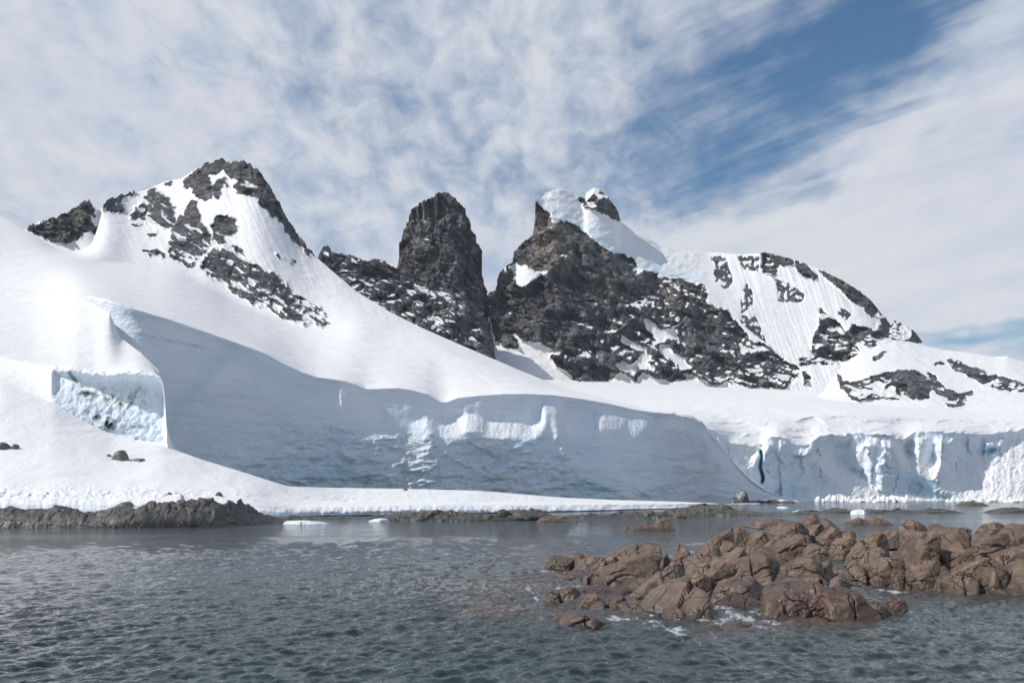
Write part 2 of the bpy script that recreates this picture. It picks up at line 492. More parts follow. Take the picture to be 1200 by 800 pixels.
def mat_boulder(name, dark, light, accent, wetline=0.5, gloss=0.0, scale=1.0, crack=1.0):
    m, t, b = new_mat(name)
    g = t.new('ShaderNodeNewGeometry')
    pos = g.outputs['Position']
    sp = t.new('ShaderNodeSeparateXYZ'); t.l.new(pos, sp.inputs[0])
    oi = t.new('ShaderNodeObjectInfo').outputs['Random']
    n1 = t.noise(pos, 0.7 * scale, 6, 0.62)
    n2 = t.noise(pos, 6.0 * scale, 6, 0.68)
    n3 = t.noise(pos, 1.9 * scale, 5, 0.6, 0.6)
    nm = t.noise(pos, 2.6 * scale, 6, 0.7)
    c = t.mix(t.mapr(t.math('ADD', t.math('MULTIPLY', n1, 0.55), t.math('MULTIPLY', nm, 0.45)), 0.38, 0.60), dark, light)
    c = t.mix(t.mapr(oi, 0, 1, 0, 0.45), c, tuple(0.5 * (dark[i] + light[i]) * (0.85, 0.95, 1.1)[i] if i < 3 else 1 for i in range(4)))
    c = t.mix(t.mapr(n3, 0.58, 0.74, 0, 0.75), c, accent)
    c = t.mix(t.mapr(n2, 0.30, 0.75, 0.35, 0), c, tuple(list(x * 0.45 for x in dark[:3]) + [1]))
    # thin cracks
    wv = t.new('ShaderNodeVectorMath', operation='ADD')
    nn = t.new('ShaderNodeTexNoise'); nn.inputs['Scale'].default_value = 1.3 * scale; nn.inputs['Detail'].default_value = 4
    t.l.new(pos, nn.inputs['Vector'])
    t.l.new(pos, wv.inputs[0]); t.l.new(t.vmath('MULTIPLY', nn.outputs['Color'], (0.9 / scale,) * 3), wv.inputs[1])
    vo = t.new('ShaderNodeTexVoronoi', feature='DISTANCE_TO_EDGE')
    t.l.new(t.scalev(wv.outputs[0], 1.0, 0.7, 1.5, rot=(0.4, 0.6, 0.3)), vo.inputs['Vector'])
    vo.inputs['Scale'].default_value = 1.05 * scale
    ck = t.mapr(vo.outputs['Distance'], 0.0, 0.030, 1, 0)
    ck = t.math('MULTIPLY', ck, t.mapr(n1, 0.42, 0.56))
    ck = t.math('MULTIPLY', ck, crack)
    c = t.mix(t.math('MULTIPLY', ck, 0.85), c, (0.012, 0.009, 0.008, 1))
    zz = t.math('SUBTRACT', sp.outputs[2], t.math('MULTIPLY', t.math('SUBTRACT', n1, 0.5), 0.5))
    wet = t.mapr(zz, wetline * 0.25, wetline, 1, 0)
    wet = t.math('MAXIMUM', wet, gloss) if gloss else wet
    c = t.mix(t.math('MULTIPLY', wet, 0.8), c, t.mix(0.5, (0.02, 0.016, 0.012, 1), c))
    t.l.new(c, b.inputs['Base Color'])
    ro = t.new('ShaderNodeMix', data_type='FLOAT')
    t.l.new(wet, ro.inputs[0]) if not isinstance(wet, float) else None
    t.l.new(t.mapr(n2, 0.3, 0.7, 0.45, 0.68), ro.inputs[2])
    t.l.new(t.mapr(n2, 0.3, 0.7, 0.15, 0.42), ro.inputs[3])
    t.l.new(ro.outputs[0], b.inputs['Roughness'])
    b.inputs['Specular IOR Level'].default_value = 0.5
    h = t.math('SUBTRACT', t.math('ADD', t.math('MULTIPLY', n2, 0.028), t.math('MULTIPLY', nm, 0.07)), t.math('MULTIPLY', ck, 0.10))
    t.l.new(t.bump(t.math('DIVIDE', h, scale), 0.9, 1.0), b.inputs['Normal'])
    return m

M_MTN = mat_mountain()
M_GL = mat_glacier('glacier_snow_and_ice', 1.0)
M_GL_NEAR = mat_glacier('snowfield_snow_and_ice', 2.2)
M_REEF = mat_boulder('brown_reef_rock', (0.075, 0.044, 0.032, 1), (0.255, 0.178, 0.126, 1), (0.33, 0.245, 0.15, 1))
M_REEF_WET = mat_boulder('wet_brown_reef_rock', (0.07, 0.040, 0.030, 1), (0.21, 0.125, 0.09, 1), (0.24, 0.19, 0.14, 1), gloss=0.85)
M_TAN = mat_boulder('tan_reef_rock', (0.11, 0.072, 0.048, 1), (0.27, 0.185, 0.115, 1), (0.20, 0.14, 0.10, 1))
M_SHORE = mat_boulder('grey_shore_rock', (0.07, 0.065, 0.06, 1), (0.165, 0.152, 0.135, 1), (0.16, 0.12, 0.09, 1), wetline=0.8, scale=0.45, crack=1.0)
M_SKERRY = mat_boulder('dark_weedy_rock', (0.045, 0.042, 0.034, 1), (0.18, 0.16, 0.125, 1), (0.11, 0.11, 0.06, 1), wetline=0.6, scale=0.4, crack=0.6)

# ================================================================== THE LAND
LEFT_ROCK = [
 [(118,242),(128,232),(140,228),(148,228),(143,236),(145,247),(133,249),(121,247)],
 [(144,230),(147,226),(158,224),(160,228),(150,232)], [(172,226),(180,219),(186,222),(178,228)], [(193,216),(200,211),(203,216),(196,220)],
 [(153,250),(163,238),(175,227),(187,225),(198,235),(205,252),(203,262),(192,269),(180,263),(165,257),(154,255)],
 [(150,258),(170,262),(166,267),(152,262)], [(172,272),(182,272),(184,278),(174,276)], [(167,295),(180,292),(193,298),(195,303),(175,302)],
 [(224,236),(229,235),(233,247),(235,260),(245,272),(248,285),(240,295),(232,300),(225,313),(216,312),(207,305),(198,300),(199,290),(200,275),(204,262),(212,252)],
 [(213,213),(225,204),(230,197),(243,191),(262,184),(269,193),(258,201),(250,206),(240,208),(232,215),(228,222),(216,220)],
 [(224,227),(230,217),(240,208),(246,210),(250,222),(249,232),(243,238),(232,233)],
 [(250,215),(256,209),(264,211),(266,218),(258,223),(257,232),(250,230)],
 [(262,200),(270,190),(290,186),(303,196),(314,213),(327,235),(339,257),(352,278),(370,297),(362,301),(350,290),(340,280),(330,264),(318,252),(308,245),(298,230),(285,229),(276,228),(272,218),(280,212),(270,207)],
 [(252,255),(265,253),(275,256),(280,268),(272,276),(262,275),(265,285),(275,288),(285,292),(287,300),(280,300),(262,288),(250,285),(248,268)],
 [(238,300),(250,290),(265,293),(283,303),(300,310),(320,320),(335,330),(345,345),(360,352),(375,360),(383,375),(385,380),(375,384),(355,383),(335,375),(320,365),(300,357),(280,347),(262,335),(245,325),(236,312)],
 [(323,297),(330,299),(333,303),(326,303)], [(340,305),(346,304),(347,308),(341,309)],
]

LAND = {}
def surf_Y(name, px, py):
    X_, Y_, D = LAND[name]
    d = np.abs(X_ - px) + np.abs(Y_ - py)
    return float(D.ravel()[np.argmin(d)])

def crag(PX, PY, ang=0.0, s=1.0, z=0.0):
    """rock relief in photo pixels: buttresses, gullies and ledges, tilted by ang"""
    c, s_ = math.cos(ang), math.sin(ang)
    u = (PX * c + PY * s_) / s; v = (-PX * s_ + PY * c) / s
    wx = 6 * fbm(u / 30, v / 30, z + 1, 3); wy = 6 * fbm(u / 30, v / 30, z + 5, 3)
    big = ridged((u + wx) / 62, (v + wy) / 38, z + 0.3, 3, 0.5)
    mid = ridged((u + wx) / 24, (v + wy) / 13, z + 7.7, 4, 0.55)
    led = ridged(u / 46 + 0.02 * wx, (v + wy) / 8.0, z + 4.2, 3, 0.5)
    fine = ridged(u / 6, v / 4.5, z + 2.2, 3, 0.6)
    d1, d2, rid = cells((u + wx) / 15, (v + wy) / 10, 5)
    blk = rid * 2 - 1
    blk = blk * ss(0.0, 0.18, d2 - d1)
    vast = fbm((u + wx) / 95, (v + wy) / 70, z + 31, 3)
    r = 26.0 * vast + 24.0 * big + 13.0 * mid + 3.5 * led + 1.6 * fine + 7.0 * blk
    return (r - r.mean()) * s

def lean(PX, PY, YY, lit, S, face, rows0):
    """tilt the lit steps of a wall back towards the top and undercut the rest, so that foot and edge stay where they are.
    rows0: number of rows that make up the wall"""
    dp = np.zeros_like(PY); dp[1:] = np.maximum(PY[:-1] - PY[1:], 0)
    L = lit[:rows0] * S[:rows0] if hasattr(S, 'shape') else lit[:rows0] * S
    up = (L * dp[:rows0]).sum(0); rest = ((1 - lit[:rows0]) * dp[:rows0]).sum(0)
    c = np.minimum(up / np.maximum(rest, 6), 0.22)
    c = np.convolve(np.pad(c, 12, mode='edge'), np.hanning(25) / np.hanning(25).sum(), 'valid')
    s = L - (1 - lit[:rows0]) * c[None]
    off = np.cumsum(s * dp[:rows0], 0)
    tp = off[-1]
    kh = np.hanning(141); kh /= kh.sum()
    tp = np.convolve(np.pad(tp, 70, mode='edge'), kh, 'valid')
    w_ = ss(0.82, 1.0, np.linspace(0, 1, rows0))[:, None]
    off = blur(blur(off, 3), 22, 1)
    off = off * (1 - w_) + tp[None] * w_ - 0.45 * tp[None]
    full = np.zeros_like(PY); full[:rows0] = off
    n_ = min(70, PY.shape[0] - rows0)
    full[rows0:rows0 + n_] = off[-1:] * (1 - ss(0, 1, np.linspace(0, 1, n_)))[:, None]
    return full * YY / F

def build_land(name, px, rows, counts, label, cat, rockpolys, mat=None, ang=0.0, relief=1.0, sm=2, snowcut=(0.60, 0.80),
               hook=None, warp=0, snowmod=None, vs=(), top_sm=14, ysm=18, back=0.28, seed=0.0, rockfull=False, jag=3.0, snowrough=0.5, ledge=1.0, sp=None, ridge_jag=2.0, cat_rock=None):
    PX, PY, YY = sheet(px, rows, counts, sm, vs, top_sm, ysm)
    nr = PY.shape[0]
    t = np.linspace(0, 1, nr)[:, None]
    m = np.ones_like(PY) if rockfull else polymask(PX, PY, rockpolys, jag)
    if sp: m = np.clip(m - polymask(PX, PY, sp, jag), 0, 1)
    # rocky crest: the ridge line itself is rough where it is rock
    rm = m[-1]
    jg = ridge_jag * rm * (ridged(px / 7.0, 3.3 + seed, 0, 4, 0.6) - 0.1) - 0.4 * (1 - rm) * fbm(px / 30.0, 1.0, 0, 3)
    PY = PY - jg[None] * ss(0.96, 1.0, t)
    soft = blur(m, 2)
    rel = crag(PX, PY, ang, 1.0, seed)
    up = rel * blur(m, 4) * relief + 1.0 * blur(m, 5) * relief
    sn = snowrough * (6.0 * fbm(PX / 80 + PY / 90, PY / 34, seed + 2, 4) + 1.3 * fbm(PX / 18 + PY / 20, PY / 9, seed + 8, 4)) * (1 - soft)
    YY2 = YY - (up + sn) * YY / F
    A = {'rock': soft, 'tone': np.zeros_like(PY), 'ice': np.zeros_like(PY), 'dirt': np.zeros_like(PY), 'blue': np.zeros_like(PY)}
    if hook:
        YY2, A = hook(PX, PY, YY, YY2, A)
    if warp:
        k_ = blur(m, 3) * warp
        PX = PX + k_ * (2.6 * fbm(PX / 16, PY / 12, seed + 40, 3) + 1.6 * (ridged(PX / 9, PY / 6, seed + 41, 3, 0.6) - 0.3))
    P = world(PX, PY, YY2)
    N = gridnormals(P)
    nz = N[..., 2] * np.sign(N[..., 2].mean() + 1e-9)
    lodge = 0.5 * nz + 0.5 * blur(nz, 2) + 0.17 * fbm((PX * math.cos(ang) + PY * math.sin(ang)) / 34, (PY * math.cos(ang) - PX * math.sin(ang)) / 6.5, seed + 3, 4) + 0.16 * fbm(PX / 55, PY / 40, seed + 13, 3) + (snowmod(PX, PY) if snowmod else 0)
    lodge = 0.5 * lodge + 0.5 * blur(lodge, 4)
    hold = ss(snowcut[0], snowcut[1], lodge) * ledge
    A['rock'] = A['rock'] * (1 - np.clip(hold * (1 - A.pop('nohold', 0)), 0, 1))
    nb = 14
    P = back_rows(P, nb, back)
    for k in A: A[k] = padrows(A[k], nb)
    nr2, nc = P.shape[:2]
    # the flanks at both ends run away from the viewer so that the form is closed
    LAND[name] = (PX, PY, P[:PX.shape[0], :, 1])
    o = mesh_obj(name, P.reshape(-1, 3), grid_faces(nr2, nc), mat or M_MTN, {k: v.ravel() for k, v in A.items()})
    tag(o, label, cat, 'structure')
    return o

# ---------------------------------------------------------------- left: ice cliff, the slope above it and the snowy peak
CT_PY = [(-140,380),(0,376),(50,368),(80,351),(90,347),(110,348),(130,352),(160,362),(200,374),(240,388),(270,398.5),(285,404),(310,413),(330,424),(350,434),(370,441),(400,445),(415,449),(428,455),(440,455),(465,454),(480,456),(500,461),(515,470),(522,471),(535,466),(560,463),(590,461),(620,461),(650,463),(680,467),(710,472),(740,479),(765,483),(785,485),(800,487),(812,491),(825,499),(838,513),(850,530),(862,545),(880,563),(900,576),(915,582),(930,586),(945,588)]
CT_Y = [(-140,350),(0,330),(60,316),(90,306),(110,294),(130,284),(160,283),(280,304),(400,322),(520,343),(640,368),(765,425),(800,462),(835,520),(880,600),(945,680)]
CB_Y = [(-140,344),(0,324),(60,310),(90,299),(110,287),(130,277),(160,276),(280,296),(400,313),(520,333),(640,356),(765,414),(800,456),(835,515),(880,592),(945,676)]
CB_PY = [(-140,588),(700,590),(860,590),(945,588.2)]
SIL = [(-140,175),(0,253),(33,272),(67,292),(90,294),(108,288),(116,262),(121,243),(128,234),(147,228),(173,222),(195,212),(213,209),(230,198),(245,192),(262,187),(268,192),(287,190),(293,193),(302,200),(312,213),(325,235),(337,257),(350,278),(367,298),(390,318),(417,341),(460,367),(490,382),(517,394),(577,420),(610,434),(637,445),(665,455),(700,464),(740,474),(765,480),(785,482.5),(800,484.5),(812,488.5),(825,496.5),(838,510.5),(850,528),(862,543.5),(880,562.5),(900,575.6),(915,581.7),(930,585.8),(945,587.9)]
APR = [(-140,230),(0,290),(33,297),(67,302),(110,306),(160,310),(200,316),(240,334),(270,352),(300,366),(340,382),(370,388),(390,388),(420,385),(460,398),(517,410),(577,430),(637,451),(665,459),(700,467),(740,476.5),(765,481.5),(785,483.7),(800,485.5),(812,489.5),(825,497.5),(838,511.5),(850,529),(862,544.2),(880,562.8),(900,575.8),(915,581.9),(930,585.9),(945,587.95)]
APR_Y = [(-140,820),(0,740),(67,720),(90,740),(130,900),(170,960),(265,900),(340,820),(400,800),(460,760),(517,700),(577,640),(637,580),(700,520),(765,440),(800,462),(835,528),(880,606),(945,684)]
SIL_Y = [(-140,1250),(0,1000),(67,880),(95,930),(125,1250),(160,1400),(265,1350),(367,1200),(417,1080),(460,980),(517,880),(577,780),(637,690),(700,590),(765,470),(800,480),(835,540),(880,614),(945,690)]
def mid(a, b, f, xs=range(-140, 946, 5)):
    return [(x, cur(x, a) * (1 - f) + cur(x, b) * f) for x in xs]
px = np.arange(-140, 946, 0.9)
def JJ(pts):
    xs_ = sorted(set([q[0] for q in pts] + list(range(764, 945, 2))))
    return [(x, cur(x, pts) + (ss(764, 790, x) * (1 - ss(925, 944, x)) * (3.2 * float(perlin(x / 9.0, 2.7)) + 1.8 * float(perlin(x / 3.7, 8.7))))) for x in xs_]
CT_PY = JJ(CT_PY); SIL = JJ(SIL); APR = JJ(APR)
CB_Y = [(x, y - 5 * float(ss(130, 260, x) * (1 - ss(700, 780, x)))) for x, y in CB_Y]
rowsL = [(CB_PY, CB_Y, 2, 12), (CT_PY, CT_Y, 1.0, 12), (mid(CT_PY, APR, 0.12), mid(CT_Y, APR_Y, 0.10), 8), (APR, APR_Y, 10, 25), (SIL, SIL_Y, 10, 25)]
LIT = [[(480,497),(492,492),(502,487),(508,478),(515,476),(512,484),(522,486),(540,487),(555,485),(575,490),(600,495),(617,496),(625,492),(636,494),(634,510),(622,515),(612,512),(595,512),(575,512),(560,505),(548,503),(535,512),(520,512),(512,510),(507,505),(500,500)]]
LIT2 = [[(668,474),(672,474),(695,478),(725,482),(750,484),(763,487),(758,500),(745,508),(738,512),(730,503),(715,502),(700,500),(695,495),(690,490),(697,502),(695,515),(680,525),(668,522),(662,510),(664,500),(668,492),(668,482)]]
NW = 185
def hook_left(PX, PY, YY, Y2, A):
    top = cur(PX, CT_PY)
    d = PY - top                       # pixels below the cliff edge (negative: slope above)
    h = np.maximum(588 - top, 1)
    face = np.zeros_like(PX); face[:NW] = 1; face[NW] = 0.5
    fr = np.clip(d / h, 0, 1)
    l1 = blur(polymask(PX, PY, LIT, 2.5, 0.2), 5)
    l2 = blur(polymask(PX, PY, LIT2, 2.9, 0.15), 16)
    l3 = 0.5 * blur(polymask(PX, PY, [[(650,480),(765,484),(790,560),(740,580),(690,560),(660,535)]], 5, 0.05), 12)
    l4 = 0.8 * blur(polymask(PX, PY, [[(812,491),(845,520),(850,545),(838,540),(830,520),(818,505)]], 1.5, 0.2), 3)
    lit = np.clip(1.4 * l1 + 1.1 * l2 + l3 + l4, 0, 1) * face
    Ln = lean(PX, PY, YY, lit, 1.5, face, NW)
    wob = fbm(PX / 70, PY / 45, 2.2, 3, 0.45)
    yw = PY + 9 * fbm(PX / 90, PY / 90, 6.6, 3)
    strat = fbm(PX / 60, yw / 3.2, 1.0, 4, 0.6)
    soft = ss(0.30, 0.50, fr + 0.12 * fbm(PX / 40, PY / 40, 3, 3)) * ss(260, 380, PX) + 0.35 * ss(190, 260, PX) * ss(0.6, 0.8, fr)
    soft = np.clip(soft, 0, 1) * (1 - 0.3 * ss(690, 760, PX))
    big = fbm(PX / 55 + 0.4 * fbm(PX / 60, PY / 60, 9, 2), yw / 22, 5.0, 4, 0.55)
    rel = 5.0 * wob + 0.22 * strat + soft * (10.0 * big + 6.5 * ridged(PX / 34, yw / 13, 5.0, 5, 0.55) + 3.0 * (cells(PX / 26 + 0.5 * wob, yw / 12, 8)[0] - 0.4)) + 0.35 * fbm(PX / 5, PY / 4, 3.0, 3)
    # broad folds of the wall
    fold = 2 * ss(-10, 30, PX - (283 - 0.9 * (PY - 402))) * (1 - ss(330, 420, PX)) + 3 * ss(395, 400, PX) * (1 - ss(405, 440, PX)) * (1 - ss(0.1, 0.35, fr))
    fold += 13 * ss(640, 742, PX) * (1 - ss(748, 790, PX)) * ss(0.0, 0.15, fr)
    fold += 7 * ss(765, 768, PX) * (1 - ss(770, 800, PX)) * -1 * ss(0, 0.1, fr)
    fold += 6 * ss(545, 549, PX) * (1 - ss(552, 600, PX)) * ss(0.38, 0.46, fr) * -1
    k = ss(330, 470, PX)
    corn = -2.5 * ss(0.0, 0.05, fr) * (1 - ss(0.10, 0.30, fr))
    taper = ss(0, 0.06, fr)
    Yn = YY + Ln - ((rel + fold) * taper + corn) * YY / F
    Yn -= (l1 + l2) * (1.5 * ridged(PX / 4.2 + PY / 40, PY / 22, 1.5, 3, 0.6) + 0.8 * fbm(PX / 3.5, PY / 3, 9.0, 3)) * YY / F
    Y2 = (Y2 + Ln) * (1 - face) + Yn * face
    # wind and avalanche flutes below the peak
    peakz = (1 - face) * ss(372, 330, PY - 0.25 * (PX - 300)) * (1 - A['rock']) * ss(90, 130, PX)
    Y2 = Y2 - peakz * (1.5 * ridged((PX - 0.42 * PY) / 6.5, PY / 80, 6.0, 4, 0.6) + 4.5 * ridged((PX - 0.4 * PY) / 38, PY / 110, 2.0, 3)) * YY / F
    # crevasses and steps on the slope above the cliff
    for (x0, y0, x1, y1, wd, dp) in ((432,424,568,446,1.3,3.2),(575,446,620,452,1.1,2.2),(400,412,428,424,0.8,1.0),(620,452,640,455,1.0,1.0)):
        tt = np.clip((PX - x0) / (x1 - x0), 0, 1)
        yl = y0 + (y1 - y0) * tt + 1.2 * np.sin(PX / 13.0)
        inx = ss(x0 - 3, x0 + 6, PX) * (1 - ss(x1 - 6, x1 + 3, PX))
        Y2 = Y2 - dp * inx * (ss(-wd, wd, PY - yl) - 0.5) * YY / F * 2.0 * (1 - face) * np.exp(-((PY - yl) / 9.0) ** 2)
        A['ice'] = np.maximum(A['ice'], 0.5 * inx * np.exp(-((PY - yl) / wd) ** 2) * (1 - face))
    A['ice'] = np.maximum(A['ice'], face * (1 - 0.5 * l1))  # sunlit steps painted paler, towards the snow colour
    A['dirt'] = face * (0.25 * soft * (1 - ss(640, 720, PX)) * ss(0.42, 0.72, ridged(PX / 40, yw / 11, 5.0, 3, 0.5) * 0.5 + 0.5)
                        + 0.3 * np.exp(-((PX - 630) / 50) ** 2 - ((PY - (540 + 0.25 * (PX - 600))) / 14.0) ** 2)
                        + 0.22 * ss(0.35, 0.6, 0.5 + fbm(PX / 40, yw / 7, 15.0, 4, 0.6)) * ss(0.6, 0.9, fr) * ss(190, 230, PX) * (1 - ss(600, 700, PX))
                        + 0.45 * np.exp(-((PY - (363 + 0.20 * (PX - 130) + 22)) / 1.3) ** 2) * ss(130, 140, PX) * (1 - ss(240, 270, PX))
                        + 0.7 * np.exp(-((PX - 828) / 16) ** 2 - ((PY - 583) / 5.0) ** 2)
                        + 0.22 * ss(0.0, 0.06, fr) * (1 - ss(0.12, 0.3, fr)) * ss(0.2, 0.7, strat))
    A['blue'] = face * (0.20 * np.exp(-((PX - (275 - 0.9 * (PY - 405))) / 12) ** 2) * (1 - ss(455, 500, PY)) + 0.25 * np.exp(-((PX - 400) / 60) ** 2 - ((PY - 560) / 16) ** 2)
                        + 0.35 * np.exp(-((PX - 690) / 25) ** 2 - ((PY - 572) / 12) ** 2) + 0.02 + 0.16 * soft + 0.12 * fbm(PX / 40, PY / 40, 7, 3))
    A['dirt'] = np.clip(A['dirt'], 0, 1); A['blue'] = np.clip(A['blue'], 0, 1)
    return Y2, A
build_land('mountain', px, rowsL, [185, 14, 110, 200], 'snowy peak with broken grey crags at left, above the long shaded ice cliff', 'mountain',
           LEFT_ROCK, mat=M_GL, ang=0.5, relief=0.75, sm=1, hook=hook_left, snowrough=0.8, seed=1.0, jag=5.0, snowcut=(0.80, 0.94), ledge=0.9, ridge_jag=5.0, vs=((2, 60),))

px = np.arange(15, 175, 0.8)
build_land('rock_knob', px, [([(15,330),(175,330)], [(15,1350),(175,1400)]), ([(15,305),(175,312)], [(15,1400),(175,1450)]), ([(15,278),(24,272),(32,267),(40,263),(47,259),(63,257),(78,251),(90,243),(100,235),(105,236),(109,241),(114,247),(121,243),(130,240),(145,246),(160,262),(175,290)], [(15,1450),(100,1500),(175,1530)])],
           [20, 120], 'dark rock knob with snow beside it, left of the broken snowy peak', 'rock knob', [
 [(32,266),(47,259),(63,257),(78,250),(90,241),(100,233),(107,236),(111,248),(112,253),(105,254),(110,262),(122,276),(113,281),(107,270),(98,276),(85,284),(70,285),(50,279),(35,272)]], mat=M_GL, ang=0.4, relief=0.9, seed=21.0, jag=4.0, snowcut=(0.80, 0.94), ridge_jag=4.0, top_sm=3, ysm=10)

# ---------------------------------------------------------------- rocky ridge between the peak and the tower
px = np.arange(340, 600, 0.8)
E_SIL = [(340,330),(360,318),(370,308),(373,300),(378,290),(385,288),(388,296),(396,298),(405,298),(417,303),(425,307),(440,304),(452,308),(462,314),(472,321),(490,325),(500,331),(512,334),(530,335),(540,341),(548,349),(556,358),(566,368),(574,382),(577,400),(582,425),(600,460)]
build_land('rocky_ridge', px, [([(340,400),(600,470)], [(340,1500),(600,1350)]), ([(340,380),(417,350),(517,400),(600,466)], [(340,1560),(600,1450)]), (E_SIL, [(340,1640),(500,1680),(600,1600)])],
           [40, 150], 'jagged dark ridge dusted with snow, running down below the rock tower', 'ridge', [], rockfull=True, warp=1.0, ang=0.55, relief=0.9, seed=4.0, snowcut=(0.74, 0.92), ridge_jag=3.5, top_sm=4)

# ---------------------------------------------------------------- the rock tower
px = np.arange(455, 590, 0.7)
T_SIL = [(455,470),(461,420),(464,345),(466,318),(467,300),(470,284),(476,264),(481,251),(486,244),(495,238),(505,234),(510,229),(516,227),(525,228),(531,232),(537,238),(543,244),(547,256),(552,270),(557,279),(561,290),(563,310),(565,335),(571,352),(576,366),(579,390),(584,430),(590,470)]
def hook_tower(PX, PY, YY, Y2, A):
    cols = 5.0 * ridged((PX + 0.18 * PY) / 22, PY / 70, 8.0, 4, 0.55)
    cr = cells((PX + 0.25 * PY) / 13, PY / 32 + 0.3 * fbm(PX / 20, PY / 20, 2, 2), 4)
    cols = cols + 9.0 * (cr[2] - 0.5) * ss(0, 0.12, cr[1] - cr[0])
    # left side turns away to the sun, the right side away from it
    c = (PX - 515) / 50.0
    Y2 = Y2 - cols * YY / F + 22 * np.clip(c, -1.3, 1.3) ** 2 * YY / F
    A['tone'] = 0.45 * ss(500, 470, PX) * ss(0.3, 0.6, fbm(PX / 14, PY / 30, 1, 3) + 0.5)  # sunlight on the left edge painted in as a tan tone
    return Y2, A
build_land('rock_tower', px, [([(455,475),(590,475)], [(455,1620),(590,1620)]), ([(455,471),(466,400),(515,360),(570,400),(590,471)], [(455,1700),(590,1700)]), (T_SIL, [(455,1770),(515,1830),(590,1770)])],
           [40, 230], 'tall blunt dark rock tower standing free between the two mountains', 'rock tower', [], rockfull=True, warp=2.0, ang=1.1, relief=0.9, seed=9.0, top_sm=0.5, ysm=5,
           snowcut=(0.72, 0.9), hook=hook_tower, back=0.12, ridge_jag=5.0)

# ---------------------------------------------------------------- the big massif with its ice cap and the snowy shoulder
MR = [
 [(555,360),(570,338),(580,332),(585,320),(600,306),(603,292),(615,280),(624,272),(624,236),(629,234),(633,243),(645,252),(645,262),(658,260),(670,262),(680,267),(690,277),(700,285),(712,294),(728,297),(742,305),(750,315),(765,318),(775,327),(795,325),(812,332),(825,333),(829,340),(829,355),(840,358),(850,362),(860,375),(875,390),(883,403),(890,400),(900,405),(920,422),(938,432),(933,445),(920,455),(905,462),(885,459),(870,452),(860,449),(850,447),(848,451),(832,450),(815,441),(800,436),(803,444),(790,447),(768,443),(752,434),(747,447),(740,444),(727,436),(718,443),(710,452),(703,457),(690,459),(676,457),(668,440),(643,431),(600,420),(575,425),(560,420)],
 [(660,221),(672,226),(682,236),(686,244),(697,248),(688,238),(684,229),(672,223)],
 [(689,236),(694,226),(703,222),(714,233),(722,244),(729,262),(715,256),(702,248),(692,243)],
 [(893,296),(905,295),(925,301),(930,310),(912,313),(910,322),(895,323),(892,308)],
 [(930,303),(945,310),(958,322),(955,330),(945,325),(938,322),(932,312)],
 [(960,315),(985,324),(1005,336),(1020,350),(1035,370),(1047,381),(1045,398),(1030,402),(1015,407),(1003,400),(997,388),(1000,380),(1012,385),(1025,388),(1030,380),(1020,370),(1010,360),(995,350),(985,340),(970,330)],
 [(1043,380),(1050,372),(1060,377),(1072,387),(1086,403),(1065,402),(1045,400)],
 [(962,362),(972,370),(985,380),(995,392),(1003,405),(1012,415),(995,423),(975,428),(955,425),(937,430),(938,422),(945,418),(955,420),(950,410),(955,390),(960,375)],
 [(940,433),(950,440),(950,448),(943,452)],
]
MSPECK = [[(868,350),(875,328),(883,345),(882,357),(868,368),(886,372),(893,387),(900,405),(880,388),(868,378)], [(908,325),(925,332),(943,345),(940,356),(912,354)], [(984,358),(998,368),(992,377),(982,368)],
          [(832,300),(850,300),(860,330),(850,340),(838,330)], [(865,300),(890,300),(890,318),(870,316)], [(790,385),(805,372),(830,380),(850,400),(830,420),(800,410)],
          [(985,395),(1000,380),(1030,385),(1000,405)]]
MSNOW = [
 [(560,425),(572,370),(575,372),(579,397),(592,407),(608,410),(609,402),(600,392),(603,389),(612,400),(632,401),(640,406),(648,412),(645,420),(655,430),(668,438),(674,446),(679,456),(672,465),(575,440)],
 [(755,372),(765,377),(775,386),(787,385),(800,375),(806,368),(804,378),(808,392),(802,405),(790,398),(783,395),(775,401),(766,395),(758,384)],
 [(597,313),(605,308),(620,314),(632,318),(645,316),(628,328),(612,338),(603,330)],
 [(738,428),(747,420),(756,411),(763,418),(758,424),(770,430),(760,432),(748,430),(744,440),(736,440)],
 [(770,405),(782,402),(790,412),(800,420),(812,432),(800,430),(786,422),(774,414)],
 [(728,392),(745,402),(760,408),(758,412),(740,408),(728,400)],
 [(640,430),(648,427),(652,433)], [(718,427),(733,424),(745,432),(732,437)],
]
M_SIL = [(540,400),(556,372),(565,362),(571,345),(580,340),(585,322),(592,313),(600,307),(603,295),(615,283),(624,276),(627,262),(627.5,234),(632,229),(640,226),(655,221),(662,223),(672,228),(684,233),(688,225),(696,220),(702,221),(710,229),(722,244),(727,260),(735,265),(745,274),(757,278),(775,288),(795,292),(830,295),(870,298),(896,296),(925,303),(960,315),(985,328),(1005,340),(1020,352),(1035,370),(1043,382),(1048,376),(1060,380),(1070,388),(1082,402),(1110,425),(1150,470)]
M_CAP = [(540,420),(566,380),(600,335),(624,305),(628,300),(645,300),(690,310),(728,325),(765,340),(812,350),(829,350),(850,360),(900,372),(940,385),(980,392),(1020,398),(1080,415),(1150,474)]
px = np.concatenate([np.arange(540, 1000, 0.7), np.arange(1000, 1150, 0.85)])
